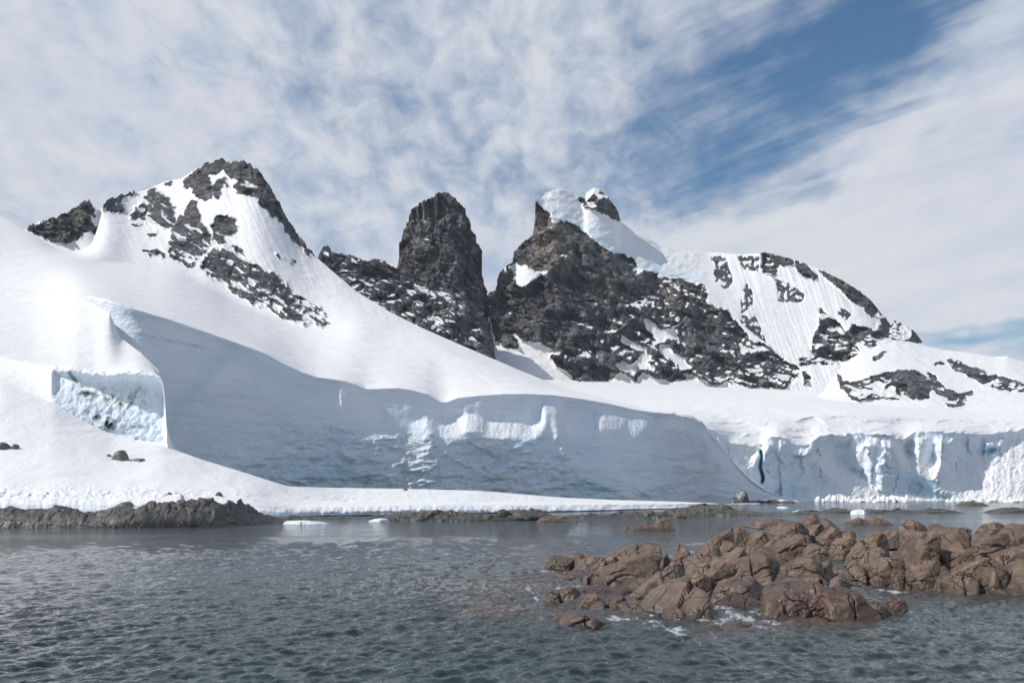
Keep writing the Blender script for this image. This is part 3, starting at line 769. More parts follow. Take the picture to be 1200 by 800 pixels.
def hook_massif(PX, PY, YY, Y2, A):
    # left prow: sunlight on the pillar edge, painted as a paler tan tone
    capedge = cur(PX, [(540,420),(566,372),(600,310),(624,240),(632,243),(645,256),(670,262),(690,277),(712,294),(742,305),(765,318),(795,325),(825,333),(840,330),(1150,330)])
    below = PY - capedge
    inx = ss(600, 628, PX) * (1 - ss(810, 835, PX))
    # steep face under the cap: push the cap outward as a thick ice lip
    capm = inx * ss(2, -2, below)
    Y2 = Y2 - capm * (5 + 6.0 * fbm(PX / 30 + 0.02 * PY, PY / 16, 3.0, 4, 0.55) + 2.0 * ridged(PX / 15, PY / 9, 3.0, 3)) * YY / F
    # face near the top is almost vertical: columns
    colm = inx * ss(-1, 3, below) * (1 - ss(45, 90, below))
    Y2 = Y2 - colm * 3.5 * ridged(PX / 11, PY / 60, 5.5, 3) * YY / F
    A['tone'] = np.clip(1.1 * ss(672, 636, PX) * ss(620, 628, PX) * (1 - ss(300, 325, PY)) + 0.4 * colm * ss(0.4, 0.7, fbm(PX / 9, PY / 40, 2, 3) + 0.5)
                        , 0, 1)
    A['ice'] = np.clip(capm * ss(628, 640, PX) * ss(-14, -3, below + 12 * fbm(PX / 20, PY / 20, 5, 3)), 0, 1) * 0.6
    spk = polymask(PX, PY, MSPECK, 2.0)
    s = ss(0.12, 0.42, ridged(PX / 7, PY / 8, 14.0, 4, 0.6)) * blur(spk, 3)
    A['rock'] = np.maximum(A['rock'], s * 0.8)
    A['nohold'] = np.clip(blur(spk, 3) , 0, 1)
    # avalanche flutings on the shoulder
    fl = ss(830, 860, PX) * (1 - ss(1000, 1060, PX)) * (1 - A['rock'])
    Y2 = Y2 - fl * (1.1 * ridged((PX - 0.35 * (PY - 300)) / 5.5, PY / 90, 6.0, 3) + 3.5 * ridged((PX - 0.3 * (PY - 300)) / 34, PY / 120, 2.0, 2)) * YY / F
    return Y2, A
build_land('mountain', px, [([(540,500),(1150,500)], [(540,1560),(1150,1560)]), ([(540,462),(700,462),(760,455),(900,466),(1150,480)], [(540,1640),(1150,1700)]),
            (M_CAP, [(540,1770),(626,1790),(700,1850),(829,1960),(900,1960),(1150,1800)]), (M_SIL, [(540,1850),(600,1890),(624,1900),(630,1980),(690,2100),(750,2180),(830,2260),(900,2230),(1150,1950)])],
           [20, 190, 130], 'massive rock wall under a thick ice cap, with a snow shoulder falling to the right', 'mountain', MR, sp=MSNOW, ang=0.5, relief=1.0, seed=2.5,
           hook=hook_massif, warp=0.9, jag=3.0, snowcut=(0.70, 0.84), snowmod=lambda X, Y: -0.12 + 0.035 * ss(720, 860, X) + 0.06 * ss(330, 420, Y) - 0.06 * ss(660, 560, X) + 0.22 * ss(740, 725, X) * ss(640, 660, X) * ss(262, 252, Y), ridge_jag=1.6, snowrough=0.8, top_sm=2, ysm=6)

# ---------------------------------------------------------------- low snow dome with dark rock at the far right
DR = [
 [(980,436),(990,447),(1010,445),(1035,437),(1060,432),(1070,433),(1085,440),(1092,455),(1088,467),(1060,469),(1020,468),(1000,470),(993,462),(983,450)],
 [(1086,434),(1100,445),(1108,455),(1125,460),(1142,458),(1140,463),(1125,464),(1110,467),(1098,462),(1090,450)],
 [(1104,470),(1115,462),(1130,463),(1136,470),(1128,476),(1110,477)],
 [(1110,420),(1125,423),(1140,430),(1160,436),(1180,443),(1200,448),(1230,455),(1230,463),(1190,459),(1165,456),(1150,451),(1140,443),(1125,436),(1112,430)],
 [(1020,420),(1030,414),(1040,413),(1035,418),(1024,423)], [(1095,425),(1105,423),(1108,427),(1098,428)]]
px = np.arange(915, 1330, 0.85)
D_SIL = [(915,482),(940,476),(962,462),(980,437),(990,425),(1010,412),(1030,404),(1050,400),(1065,400),(1085,405),(1105,410),(1125,412),(1150,415),(1165,418),(1180,417),(1200,424),(1260,440),(1330,470)]
build_land('snow_dome', px, [([(915,505),(1330,505)], [(915,1180),(1330,1180)]), ([(915,484),(960,474),(1090,472),(1130,478),(1330,476)], [(960,1280),(1330,1280)]), (D_SIL, [(915,1350),(960,1460),(1065,1560),(1330,1500)])],
           [20, 130], 'low snow dome ringed by dark rock at the far right', 'snow dome', DR, ang=0.3, relief=0.6, seed=6.0, jag=3.0, snowcut=(0.86, 1.0), snowrough=0.35, ridge_jag=1.0, vs=((1, 30),))

# ---------------------------------------------------------------- right glacier: tidewater ice front, broken terraces, plateau
px = np.concatenate([np.arange(560, 740, 3.0), np.arange(740, 1215, 0.75), np.arange(1215, 1400, 2.5)])
GF = [(560,480),(740,489),(765,492),(800,495),(840,506),(856,519),(875,521),(888,524),(893,526),(896,518),(905,512),(915,511),(930,520),(945,523),(957,513),(962,510),(985,511),(1000,509),(1030,509),(1038,509),(1045,512),(1058,514),(1068,508),(1085,505),(1110,506),(1135,508),(1160,508),(1180,504),(1200,502),(1400,500)]
GT = [(560,470),(740,480),(800,482),(840,486),(900,490),(940,487),(1000,484),(1050,487),(1100,490),(1145,492),(1200,490),(1400,488)]
GP = [(560,462),(740,474),(800,475),(900,476),(1000,478),(1100,484),(1145,487),(1200,486),(1400,484)]
GFOOT = [(560,440),(640,442),(740,446),(850,452),(950,458),(1000,468),(1100,476),(1200,476),(1400,474)]
GLIT = [[(947,535),(967,532),(987,540),(1003,555),(1020,568),(1027,575),(1043,583),(1047,589),(950,589),(957,578),(980,575),(980,568),(967,557),(957,547)],
 [(1040,512),(1053,508),(1063,507),(1065,517),(1062,530),(1067,537),(1077,543),(1090,540),(1100,537),(1102,550),(1095,563),(1087,562),(1077,555),(1067,557),(1060,547),(1053,537),(1048,523)],
 [(1230,515),(1180,522),(1167,535),(1150,533),(1133,540),(1120,550),(1110,560),(1100,570),(1107,577),(1123,583),(1130,589),(1400,589),(1400,520)],
 [(857,522),(890,525),(888,540),(875,550),(863,537)], [(1045,578),(1072,577),(1074,589),(1043,589)], [(950,578),(1050,576),(1100,584),(1100,589),(950,589)],
 [(1176,505),(1186,504),(1184,520),(1176,522)], [(1196,503),(1206,503),(1200,520),(1194,520)], [(1075,505),(1084,505),(1082,515),(1072,512)]]
NG = 130
GFj = [(x, cur(x, GF) + (2.6 * float(perlin(x / 5.0, 0.7)) + 2.2 * float(perlin(x / 13.0, 5.7)) if x > 850 else 0)) for x in np.arange(560, 1400, 1.5)]
def hook_right(PX, PY, YY, Y2, A):
    top = cur(PX, GFj)
    face = np.zeros_like(PX); face[:NG] = 1; face[NG] = 0.5
    fr = np.clip((PY - top) / np.maximum(587.5 - top, 1), 0, 1)
    d1, d2, rid = cells(PX / 15 + 0.6 * fbm(PX / 12, PY / 12, 4, 3), PY / 26 + 0.5 * fbm(PX / 14, PY / 14, 8, 3), 3)
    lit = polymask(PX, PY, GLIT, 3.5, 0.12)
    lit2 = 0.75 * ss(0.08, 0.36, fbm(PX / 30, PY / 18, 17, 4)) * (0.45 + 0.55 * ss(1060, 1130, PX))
    lit_rub = blur(lit, 2)
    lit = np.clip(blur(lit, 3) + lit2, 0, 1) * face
    Ln = lean(PX, PY, YY, lit, 1.9, face, NG)
    rel = 13 * (rid - 0.5) * ss(0, 0.15, d2 - d1) + 11 * fbm(PX / 50, PY / 50, 6.0, 3) + 1.3 * fbm(PX / 8, PY / 9, 3.0, 4, 0.6) + 1.4 * ridged(PX / 14, PY / 22, 6, 3)
    chunk = (ridged(PX / 7, PY / 6, 7.0, 4, 0.65) * 3.4 + 4.0 * fbm(PX / 16, PY / 11, 5, 3)) * lit_rub
    tap = ss(0, 0.10, fr)
    Yf = YY + Ln - (rel * (1 - 0.6 * lit_rub) * tap + chunk + 4 * ss(0.94, 1.0, fr)) * YY / F
    cre = np.exp(-((PX - 891.5 - 1.2 * np.sin(PY / 4.0) - 0.05 * (PY - 540)) / 1.7) ** 2) * ss(525, 531, PY) * (1 - ss(563, 568, PY))
    cave = np.exp(-((PX - 1160 - 0.8 * (530 - PY)) / 6.0) ** 2 - ((PY - 528) / 4.0) ** 2)
    Yf += (24 * cre + 20 * cave) * YY / F
    # broken terraces above the front: rounded steps and hollows
    T = (1 - face) * ss(462, 478, PY)
    ty = PY + 6 * fbm(PX / 60, PY / 30, 3, 3)
    e1 = cells(PX / 42 + 0.5 * fbm(PX / 30, PY / 12, 1, 3), ty / 11 + 0.3 * fbm(PX / 30, PY / 12, 2, 3), 6)
    step = 10 * fbm(PX / 80, ty / 12, 1.7, 3, 0.5) + 4.0 * fbm(PX / 24, ty / 6, 4.2, 3, 0.6) + 7 * (e1[2] - 0.5) * ss(0, 0.35, e1[1] - e1[0])
    Y2 = Y2 - step * T * ss(770, 830, PX) * YY / F * 1.6
    Y2 = (Y2 + Ln) * (1 - face) + Yf * face
    A['ice'] = np.clip(face * (1 - 0.9 * lit_rub) + 0.45 * T * ss(0.1, 0.5, e1[2]) * (1 - ss(0.1, 0.3, e1[1] - e1[0])), 0, 1)  # rubble and sunlit bulges go snow-pale; the bulges' sunlight is put into the colour
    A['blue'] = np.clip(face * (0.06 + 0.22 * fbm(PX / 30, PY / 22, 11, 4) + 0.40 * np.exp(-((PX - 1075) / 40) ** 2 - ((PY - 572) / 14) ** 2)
                 + 0.35 * np.exp(-((PX - 915) / 35) ** 2 - ((PY - 577) / 10) ** 2) + 0.8 * cave) * (1 - 0.9 * lit_rub) + 2.0 * cre + 0.05 * T, 0, 1)
    return Y2, A
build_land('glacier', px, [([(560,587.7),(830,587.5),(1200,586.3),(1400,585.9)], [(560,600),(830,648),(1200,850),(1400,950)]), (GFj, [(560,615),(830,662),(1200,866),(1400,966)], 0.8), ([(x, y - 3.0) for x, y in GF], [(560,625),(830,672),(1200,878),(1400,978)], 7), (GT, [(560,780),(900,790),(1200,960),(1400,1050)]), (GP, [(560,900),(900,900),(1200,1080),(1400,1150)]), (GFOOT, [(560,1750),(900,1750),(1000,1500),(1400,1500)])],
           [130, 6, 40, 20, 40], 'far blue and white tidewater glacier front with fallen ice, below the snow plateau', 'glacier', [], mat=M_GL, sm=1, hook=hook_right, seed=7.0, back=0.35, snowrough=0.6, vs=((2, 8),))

# ---------------------------------------------------------------- near snowfield, its ice bank and the low snow shelf along the shore
px = np.arange(-260, 890, 0.95)
S0Y = [(-260,108),(0,110),(300,116),(340,146),(400,156),(500,168),(600,185),(700,212),(760,240),(800,262),(860,345),(890,372)]
S0P = [(x, HY + (CAMH - (0.15 if x > 330 else 0.3)) * F / cur(x, S0Y)) for x in range(-260, 891, 10)]
S1P = [(-260,588),(0,586),(200,587),(300,594),(330,596),(400,594.5),(500,593),(600,593),(700,593),(800,592.3),(860,591.9),(890,590.5)]
S1P = [(x, cur(x, S1P) + 1.4 * float(perlin(x / 11.0, 3.7)) + 0.9 * float(perlin(x / 4.3, 6.7))) for x in range(-260, 891, 2)]
S1Y = [(x, y + (16 if x < 310 else 3)) for x, y in S0Y]
S3P = [(-260,390),(0,446),(40,464),(62,473),(80,484),(100,495),(130,510),(160,517),(190,522),(240,540),(290,555),(320,565),(340,570.5),(400,572),(480,573),(560,575),(660,583),(720,585.6),(800,588),(860,590.5),(890,589.9)]
S3Y = [(-260,214),(0,189),(100,181),(190,177),(240,175),(340,172),(400,200),(560,224),(660,256),(760,300),(800,320),(860,366),(890,384)]
S2P = mid(S1P, S3P, 0.36, range(-260, 891, 10)); S2Y = mid(S1Y, S3Y, 0.45, range(-260, 891, 10))
S4P = [(-260,370),(0,418),(40,427),(62,430),(75,430.5),(90,432),(110,437),(130,437),(160,435),(188,440),(191,446),(193,460),(195,500),(197,524),(240,539.7),(290,554.7),(320,564.7),(340,570.2),(400,571.7),(480,572.8),(560,574.8),(660,582.9),(720,585.5),(800,587.9),(860,590.4),(890,589.8)]
S4Y = [(-260,210),(0,199),(60,191),(100,187),(160,182),(190,181),(197,180),(240,177),(340,174),(400,203),(560,227),(660,259),(760,303),(800,323),(860,369),(890,387)]
S5P = [(-260,250),(-100,312),(0,337),(40,342.5),(70,344.5),(90,346.5),(110,356),(128,366),(131,372),(127,384),(140,394),(150,402),(165,413),(177,425),(185,433),(191,445),(193,459),(195,499),(197,523.5),(240,539.4),(290,554.4),(320,564.4),(340,570),(400,571.4),(480,572.6),(560,574.6),(660,582.8),(720,585.4),(800,587.8),(860,590.3),(890,589.7)]
S5Y = [(-260,340),(0,322),(60,309),(90,295),(130,264),(165,228),(185,192),(193,184),(197,183),(240,180),(340,177),(400,207),(560,231),(660,263),(760,307),(800,327),(860,373),(890,391)]
def s5fix(p):   # keep it single valued in x
    out = []
    for q in p:
        if out and q[0] <= out[-1][0]: continue
        out.append(q)
    return out
S5P = s5fix(S5P)
S4P0 = list(S4P)
S4P = [(x, cur(x, S4P) + (ss(60, 68, x) * (1 - ss(180, 190, x)) * (3.2 * float(perlin(x / 10.0, 21.7)) + 1.5 * float(perlin(x / 3.6, 27.7))))) for x in sorted(set([q[0] for q in S4P] + list(range(56, 192, 1))))]
def hook_near(PX, PY, YY, Y2, A):
    a, b_ = cur(PX, S3P), cur(PX, S4P)
    wall = ss(60, 66, PX) * (1 - ss(190, 197, PX)) * ss(0, 2, a - PY) * ss(0, 2, PY - b_)
    fr = np.clip((PY - b_) / np.maximum(a - b_, 1), 0, 1)
    u = fbm(PX / 9, PY / 9, 3, 4, 0.6)
    # hollowed bank under a rounded lip
    Y2 = Y2 + wall * 80 * np.clip((PX - 66) / 126, 0, 1) * ss(0.0, 0.25, fr) * 0.6 * YY / F
    Y2 = Y2 + wall * (7 * ss(0.02, 0.22, fr) * (1 - 0.75 * ss(0.25, 1, fr)) - 1.8 * u - 1.2 * ridged(PX / 14 + PY / 20, PY / 16, 2, 3)) * YY / F * 2.2
    # front of the shelf: small broken bank, undercut above the sea
    fs = cur(PX, S1P)
    bank = ss(0.5, 3, PY - fs)
    w2 = ss(-2, 7, fs - PY) * ss(24, 7, fs - PY)
    lump = ridged(PX / 11, PY / 4.2, 4.4, 3, 0.55)
    Y2 = Y2 - lump * (w2 * ss(350, 250, PX) * 11.0 + w2 * ss(300, 400, PX) * 7.0) * YY / F
    Y2 = Y2 - bank * (2.5 * fbm(PX / 7, 0.3, 5, 4, 0.6) - 4 * ss(4, 9, PY - fs)) * YY / F * 2
    sn = 3.0 * fbm(PX / 70 + PY / 60, PY / 26, 8, 4, 0.55) + 0.35 * fbm(PX / 12, PY / 5, 1, 3)
    Y2 = Y2 - sn * YY / F
    A['ice'] = np.clip(wall + 0.7 * bank, 0, 1)
    A['blue'] = wall * 0.1
    s = ss(0.48, 0.72, 0.5 + 0.8 * fbm(PX / 11 + PY / 30, PY / 14, 21, 5, 0.65))
    lines = np.exp(-((PX - (163 - 0.55 * (PY - 455) + 4 * u)) / 2.0) ** 2) * ss(452, 458, PY) * (1 - ss(475, 485, PY))
    spot = np.exp(-((PX - 100) / 8) ** 2 - ((PY - 460.5 - 0.1 * (PX - 100)) / 2.2) ** 2) + np.exp(-((PX - 127) / 6) ** 2 - ((PY - 497) / 6) ** 2) + 0.8 * np.exp(-((PX - 112) / 4) ** 2 - ((PY - 488) / 2.5) ** 2) + 0.6*np.exp(-((PX - 84 - 0.7 * (PY - 440)) / 1.5) ** 2) * ss(434, 438, PY) * (1 - ss(445, 449, PY))
    A['dirt'] = np.clip(wall * (s * ss(85, 110, PX) * (1 - ss(165, 182, PX)) * ss(445, 465, PY) * 1.3 + lines + 2 * spot) + bank * 0.5 * ss(3, 6, PY - fs), 0, 1)
    A['rock'] = np.maximum(A['rock'], wall * np.clip(spot * 1.2, 0, 1) * 0.75)
    return Y2, A
build_land('snowfield', px, [(S0P, S0Y, 2, 8), (S1P, S1Y, 0.8, 8), ([(x, cur(x, S1P) - 2.2) for x in range(-260, 891, 10)], [(x, y + 2.5) for x, y in S1Y], 9, 10), (S2P, S2Y, 8, 12), (S3P, S3Y, 3, 22), (S4P, S4Y, 0.8, 22), ([(x, cur(x, S4P0) - min(3.0, 0.15 * max(0.5, cur(x, S4P0) - cur(x, S5P)))) for x in range(-260, 891, 2)], [(x, y + 2.5) for x, y in S4Y], 3, 22), (S5P, S5Y, 5.0, 22)], [26, 8, 40, 60, 60, 6, 106],
           'bright near snow slope at left ending in a low snow shelf along the shore', 'snowfield', [], mat=M_GL_NEAR, sm=3, hook=hook_near, seed=3.0, back=0.12, snowrough=0.0, ridge_jag=0)

# ================================================================== THE SEA
def wave_field(X, Y):
    z = np.zeros_like(X)
    rs = np.random.RandomState(5)
    D = np.hypot(X, Y)
    wrp = [fbm(X / q, Y / q, q, 2) for q in (2.5, 5, 10, 20)]
    for k in range(46):
        lam = 0.22 * (9.0 ** rs.rand())
        th = R(-62) + rs.normal() * 0.62
        ph = rs.rand() * 6.283
        a = 0.0105 * lam ** 0.7 / (1 + (lam / 1.3) ** 2)
        kx, ky = 2 * math.pi / lam * math.cos(th), 2 * math.pi / lam * math.sin(th)
        arg = kx * X + ky * Y + ph + (1.1 + 1.2 * rs.rand()) * wrp[min(3, int(lam / 1.25))]
        s = np.sin(arg)
        fade = np.clip(2.6 - D * D / 3501.0 / (lam * 0.42), 0, 1)
        z += a * fade * (s + 0.28 * np.cos(2 * arg))
    return z
px = np.concatenate([np.linspace(-2600, -60, 60), np.arange(-58, 1260, 1.3), np.linspace(1262, 3800, 60)])
py = np.concatenate([np.linspace(900, 812, 30), np.arange(811, 640, -0.62), np.arange(640, 588, -0.5), np.array([587, 586.2, 585.5, 585, 584.5, 584, 583.5, 583.2])])
Yr = CAMH * F / (py - HY)
PXg, Yg = np.meshgrid(px, Yr)
Xg = (PXg - CX) / F * Yg
Zg = wave_field(Xg, Yg)
PYg = np.broadcast_to(py[:, None], Xg.shape)
# foam where the swell works on the rocks, and a brown shoal around them
def seg(x0, y0, x1, y1, w_):
    dx_, dy_ = x1 - x0, y1 - y0
    t = np.clip(((PXg - x0) * dx_ + (PYg - y0) * dy_) / (dx_ * dx_ + dy_ * dy_), 0, 1)
    return np.exp(-(((PXg - x0 - t * dx_) / (w_ * 2.2)) ** 2 + ((PYg - y0 - t * dy_) / w_) ** 2))
foam = np.zeros_like(Xg)
for s_ in ((755,722,800,745,4),(700,728,765,722,2.5),(845,712,885,728,5),(870,705,905,735,5),(768,712,785,712,3),
           (1095,690,1135,692,2.2),(1000,690,1060,694,3),(1140,694,1200,692,2),(635,668,660,672,2),(620,690,632,705,2.5),(1010,723,1068,716,2),
           (690,712,740,712,2),(655,688,690,685,2),(890,612,905,620,1.6),(850,722,905,730,5)):
    foam = np.maximum(foam, seg(*s_))
fn = 1.6 * fbm(Xg / 0.45, Yg / 1.0, 3, 5, 0.65) + 0.5 * ridged(Xg / 1.2, Yg / 2.0, 7, 4, 0.6)
foam = np.maximum(foam, 0.8 * np.maximum(seg(812, 722, 905, 738, 9), seg(720, 722, 800, 738, 6)))
foam = foam * ss(-0.3, 0.75, fn) * 0.95
foam = np.maximum(foam, 0.35 * ss(0.55, 0.8, fn) * np.exp(-((PXg - 850) / 260) ** 2 - ((PYg - 740) / 40) ** 2))
shoal = (0.9 * seg(560, 690, 640, 680, 20) + 0.9 * seg(560, 715, 720, 722, 10) + 0.8 * seg(640, 655, 900, 640, 14) + 0.6 * seg(620, 640, 700, 700, 24)
         + 0.7 * seg(830, 735, 1000, 725, 12) + 0.6 * seg(1000, 690, 1200, 695, 6))
shoal = np.clip(shoal * (0.65 + 0.9 * fbm(Xg / 3.0, Yg / 5.0, 2, 3)), 0, 1)
green = np.clip(seg(180, 790, 620, 800, 45) * (0.6 + 1.0 * fbm(Xg / 2.2, Yg / 3.5, 9, 3)), 0, 1)
m, t, b = new_mat('sea_water')
pos = t.new('ShaderNodeNewGeometry').outputs['Position']
fo = t.attr('foam')
n1 = t.noise(t.scalev(pos, 1, 0.6, 1, rot=(0, 0, R(28))), 1.3, 5, 0.6, 0.5)
c = t.mix(t.mapr(n1, 0.3, 0.7), (0.018, 0.030, 0.032, 1), (0.040, 0.056, 0.056, 1))
c = t.mix(t.math('MULTIPLY', t.attr('shoal'), 0.9), c, (0.12, 0.08, 0.06, 1))
c = t.mix(t.math('MULTIPLY', t.attr('green'), 0.5), c, (0.035, 0.075, 0.055, 1))
ff = t.mapr(t.math('ADD', fo, t.math('MULTIPLY', t.math('SUBTRACT', t.noise(t.scalev(pos, 1, 0.6, 1), 5, 6, 0.75), 0.5), 1.3)), 0.30, 0.85)
c = t.mix(t.math('MULTIPLY', ff, 0.8), c, (0.60, 0.63, 0.65, 1))
t.l.new(c, b.inputs['Base Color'])
rn = t.new('ShaderNodeMix', data_type='FLOAT')
t.l.new(ff, rn.inputs[0]); rn.inputs[2].default_value = 0.06; rn.inputs[3].default_value = 0.7
t.l.new(rn.outputs[0], b.inputs['Roughness'])
b.inputs['IOR'].default_value = 1.333
cdn = t.new('ShaderNodeVectorMath', operation='LENGTH'); t.l.new(pos, cdn.inputs[0])
wp = t.scalev(pos, 1.0, 0.55, 1.0, rot=(0, 0, R(28)))
h = t.math('MULTIPLY', t.noise(wp, 1.1, 4, 0.6, 0.4), 0.24)
h = t.math('ADD', h, t.math('MULTIPLY', t.noise(wp, 4.5, 5, 0.65, 0.5), 0.07))
h = t.math('ADD', h, t.math('MULTIPLY', t.noise(t.scalev(pos, 1, 0.4, 1, rot=(0, 0, R(20))), 0.22, 4, 0.6, 0.3), 0.45))
gust = t.noise(t.scalev(pos, 0.35, 1, 1), 0.03, 3, 0.5)
h = t.math('MULTIPLY', h, t.mapr(gust, 0.35, 0.65, 0.55, 1.35))
h = t.math('MULTIPLY', h, t.mapr(cdn.outputs['Value'], 28, 80, 0.8, 2.2))
t.l.new(t.bump(h, 1.0, 1.0), b.inputs['Normal'])
Pw = np.stack([Xg, Yg, Zg], -1)
o = mesh_obj('sea', Pw.reshape(-1, 3), grid_faces(*Xg.shape), m, {'foam': foam.ravel(), 'shoal': shoal.ravel(), 'green': green.ravel()})
tag(o, 'grey green choppy sea in the foreground', 'sea', 'structure')

# ================================================================== ROCKS
def ico(sub):
    bm = bmesh.new()
    bmesh.ops.create_icosphere(bm, subdivisions=sub, radius=1.0)
    v = np.array([x.co[:] for x in bm.verts]); f = np.array([[q.index for q in p.verts] for p in bm.faces])
    bm.free()
    return v, f
ICO = {k: ico(k) for k in (3, 4, 5, 6)}
KINDS = {   # bedding planes: (normal, distance). The beds rise to the right and break off in a steep face.
    'slab': [((-0.52,-0.10,0.85),0.55),((0.88,-0.30,-0.05),0.75),((-0.25,-0.93,0.25),0.72),((-0.9,0.1,0.35),1.0),((0.0,0.95,0.2),0.8),((0.25,0.25,0.93),0.80),((0.1,-0.75,0.65),0.80),((0,0,-1),0.6)],
    'round': [((-0.35,-0.25,0.9),0.72),((0.85,-0.2,0.3),0.80),((-0.2,-0.9,0.35),0.80),((-0.85,0.1,0.45),0.85),((0.0,0.95,0.25),0.85),((0.45,0.0,0.9),0.80),((0,0,-1),0.7)],
    'flat': [((-0.16,-0.14,0.97),0.50),((0.8,-0.4,0.3),0.85),((-0.3,-0.85,0.4),0.80),((-0.85,0.0,0.5),0.90),((0.1,0.95,0.2),0.9),((0.3,-0.1,0.95),0.52),((0,0,-1),0.6)],
    'block': [((-0.62,-0.25,0.75),0.66),((0.93,-0.32,0.08),0.70),((-0.10,-0.98,0.12),0.70),((-0.9,-0.2,0.2),0.85),((0.1,0.95,0.2),0.8),((0.3,0.1,0.93),0.72),((0.45,-0.75,0.5),0.85),((0,0,-1),0.7)],
    'peak': [((-0.72,-0.28,0.6),0.60),((0.85,-0.25,0.42),0.62),((-0.1,-0.95,0.25),0.72),((-0.5,-0.70,0.5),0.80),((0.1,0.9,0.3),0.75),((0.35,-0.75,0.55),0.75),((0,0,-1),0.7)],
}
def rock_verts(kind, size, seed, sub=5, p=16, rough=1.0, jit=0.16, scale=None):
    rs = np.random.RandomState(seed)
    v, f = ICO[sub]
    pl = [(np.array(n) + rs.normal(size=3) * jit, d * (1 + rs.normal() * 0.07)) for n, d in KINDS[kind]]
    for _ in range(3):
        n = rs.normal(size=3); n[2] = abs(n[2]) * 0.8
        pl.append((n, 0.88 + 0.1 * rs.rand()))
    acc = 0
    for n, d in pl:
        n = n / np.linalg.norm(n)
        acc = acc + np.maximum(0, v @ n / d) ** p
    q = v / np.maximum(acc, 1e-6)[:, None] ** (1.0 / p)
    lo, hi = q.min(0), q.max(0)
    q = (q - (lo + hi) / 2) / (hi - lo)            # unit box, centred
    q = q * np.array(size)
    L = scale or (size[0] + size[1] + size[2]) / 3
    s = seed * 1.37
    a = q / L
    n = v
    disp = 0.040 * fbm(a[:, 0] * 2.2 + s, a[:, 1] * 2.2, a[:, 2] * 2.2, 4, 0.5)
    # bedding joints: stepped grooves along a tilted plane family
    dip = a @ np.array([-0.45, -0.15, 0.88]) + 0.10 * fbm(a[:, 0] * 1.5, a[:, 1] * 1.5 + s, a[:, 2] * 1.5, 3)
    fr = np.abs(((dip * 3.1 + s) % 1.0) - 0.5) * 2
    msk = ss(-0.1, 0.25, fbm(a[:, 0] * 1.8 + 4, a[:, 1] * 1.8 + s, a[:, 2] * 1.8, 2))
    disp -= 0.05 * ss(0.10, 0.0, fr) * msk
    cr = a @ np.array([0.85, -0.25, 0.15]) + 0.16 * fbm(a[:, 0] * 1.6 + 9, a[:, 1] * 1.6, a[:, 2] * 1.6 + s, 3)
    fr2 = np.abs(((cr * 2.1 + s * 2) % 1.0) - 0.5) * 2
    msk2 = ss(-0.15, 0.2, fbm(a[:, 0] * 1.4, a[:, 1] * 1.4 + s + 5, a[:, 2] * 1.4, 2))
    disp -= 0.07 * ss(0.07, 0.0, fr2) * msk2
    c3 = a @ np.array([0.25, 0.75, 0.6]) + 0.20 * fbm(a[:, 0] * 1.9 + 2, a[:, 1] * 1.9 + s, a[:, 2] * 1.9, 3)
    f3 = np.abs(((c3 * 1.7 + s * 3) % 1.0) - 0.5) * 2
    disp -= 0.07 * ss(0.07, 0.0, f3) * ss(-0.1, 0.2, fbm(a[:, 0] * 1.3 + s, a[:, 1] * 1.3 + 7, a[:, 2] * 1.3, 2))
    disp += 0.030 * ridged(a[:, 0] * 3.2 + s, a[:, 1] * 3.2, a[:, 2] * 4.5, 4, 0.55)
    disp += 0.016 * fbm(a[:, 0] * 11 + s, a[:, 1] * 11, a[:, 2] * 11, 4, 0.6)
    q = q + n * (disp * L * rough)[:, None]
    return q, f
REEFTOPS = []
def boulder(label, cat, kind, px0, px1, ytop, ybase, mat, group=None, seed=1, sub=5, depth=None, rough=1.0, yaw=0.0, p=16, name='boulder', z0=-0.25, Yd=None, zb=None, lowbase=False):
    """ybase: where its foot meets the water in the photo"""
    Y = Yd or CAMH * F / (ybase - HY)
    Wd = (px1 - px0) / F * Y
    D = depth or min(Wd * 0.95, 3.6)
    Yc = Y + D / 2
    s = Yc / Y
    Wd *= s
    xc = ((px0 + px1) / 2 - CX) / F * Yc
    ztop = CAMH + (HY - ytop) / F * (Yc)
    if lowbase:
        REEFTOPS.append((xc, Yc, ztop, Wd, D))
        z0 = max(z0, ztop - max(0.95 * Wd, 0.6))
    if zb is not None: z0 = zb - (ztop - zb) * 0.5
    H = ztop - z0
    q, f = rock_verts(kind, (Wd, D, H), seed, sub, p, rough)
    q[:, 2] *= H / (q[:, 2].max() - q[:, 2].min()); q[:, 2] += ztop - q[:, 2].max()
    q[:, 0] += 0; 
    o = mesh_obj(name, q, f, mat)
    o.location = (xc, Yc, 0)
    o.rotation_euler = (0, 0, yaw)
    tag(o, label, cat, 'thing', group)
    return o

RG = 'brown boulders and slabs of the reef'
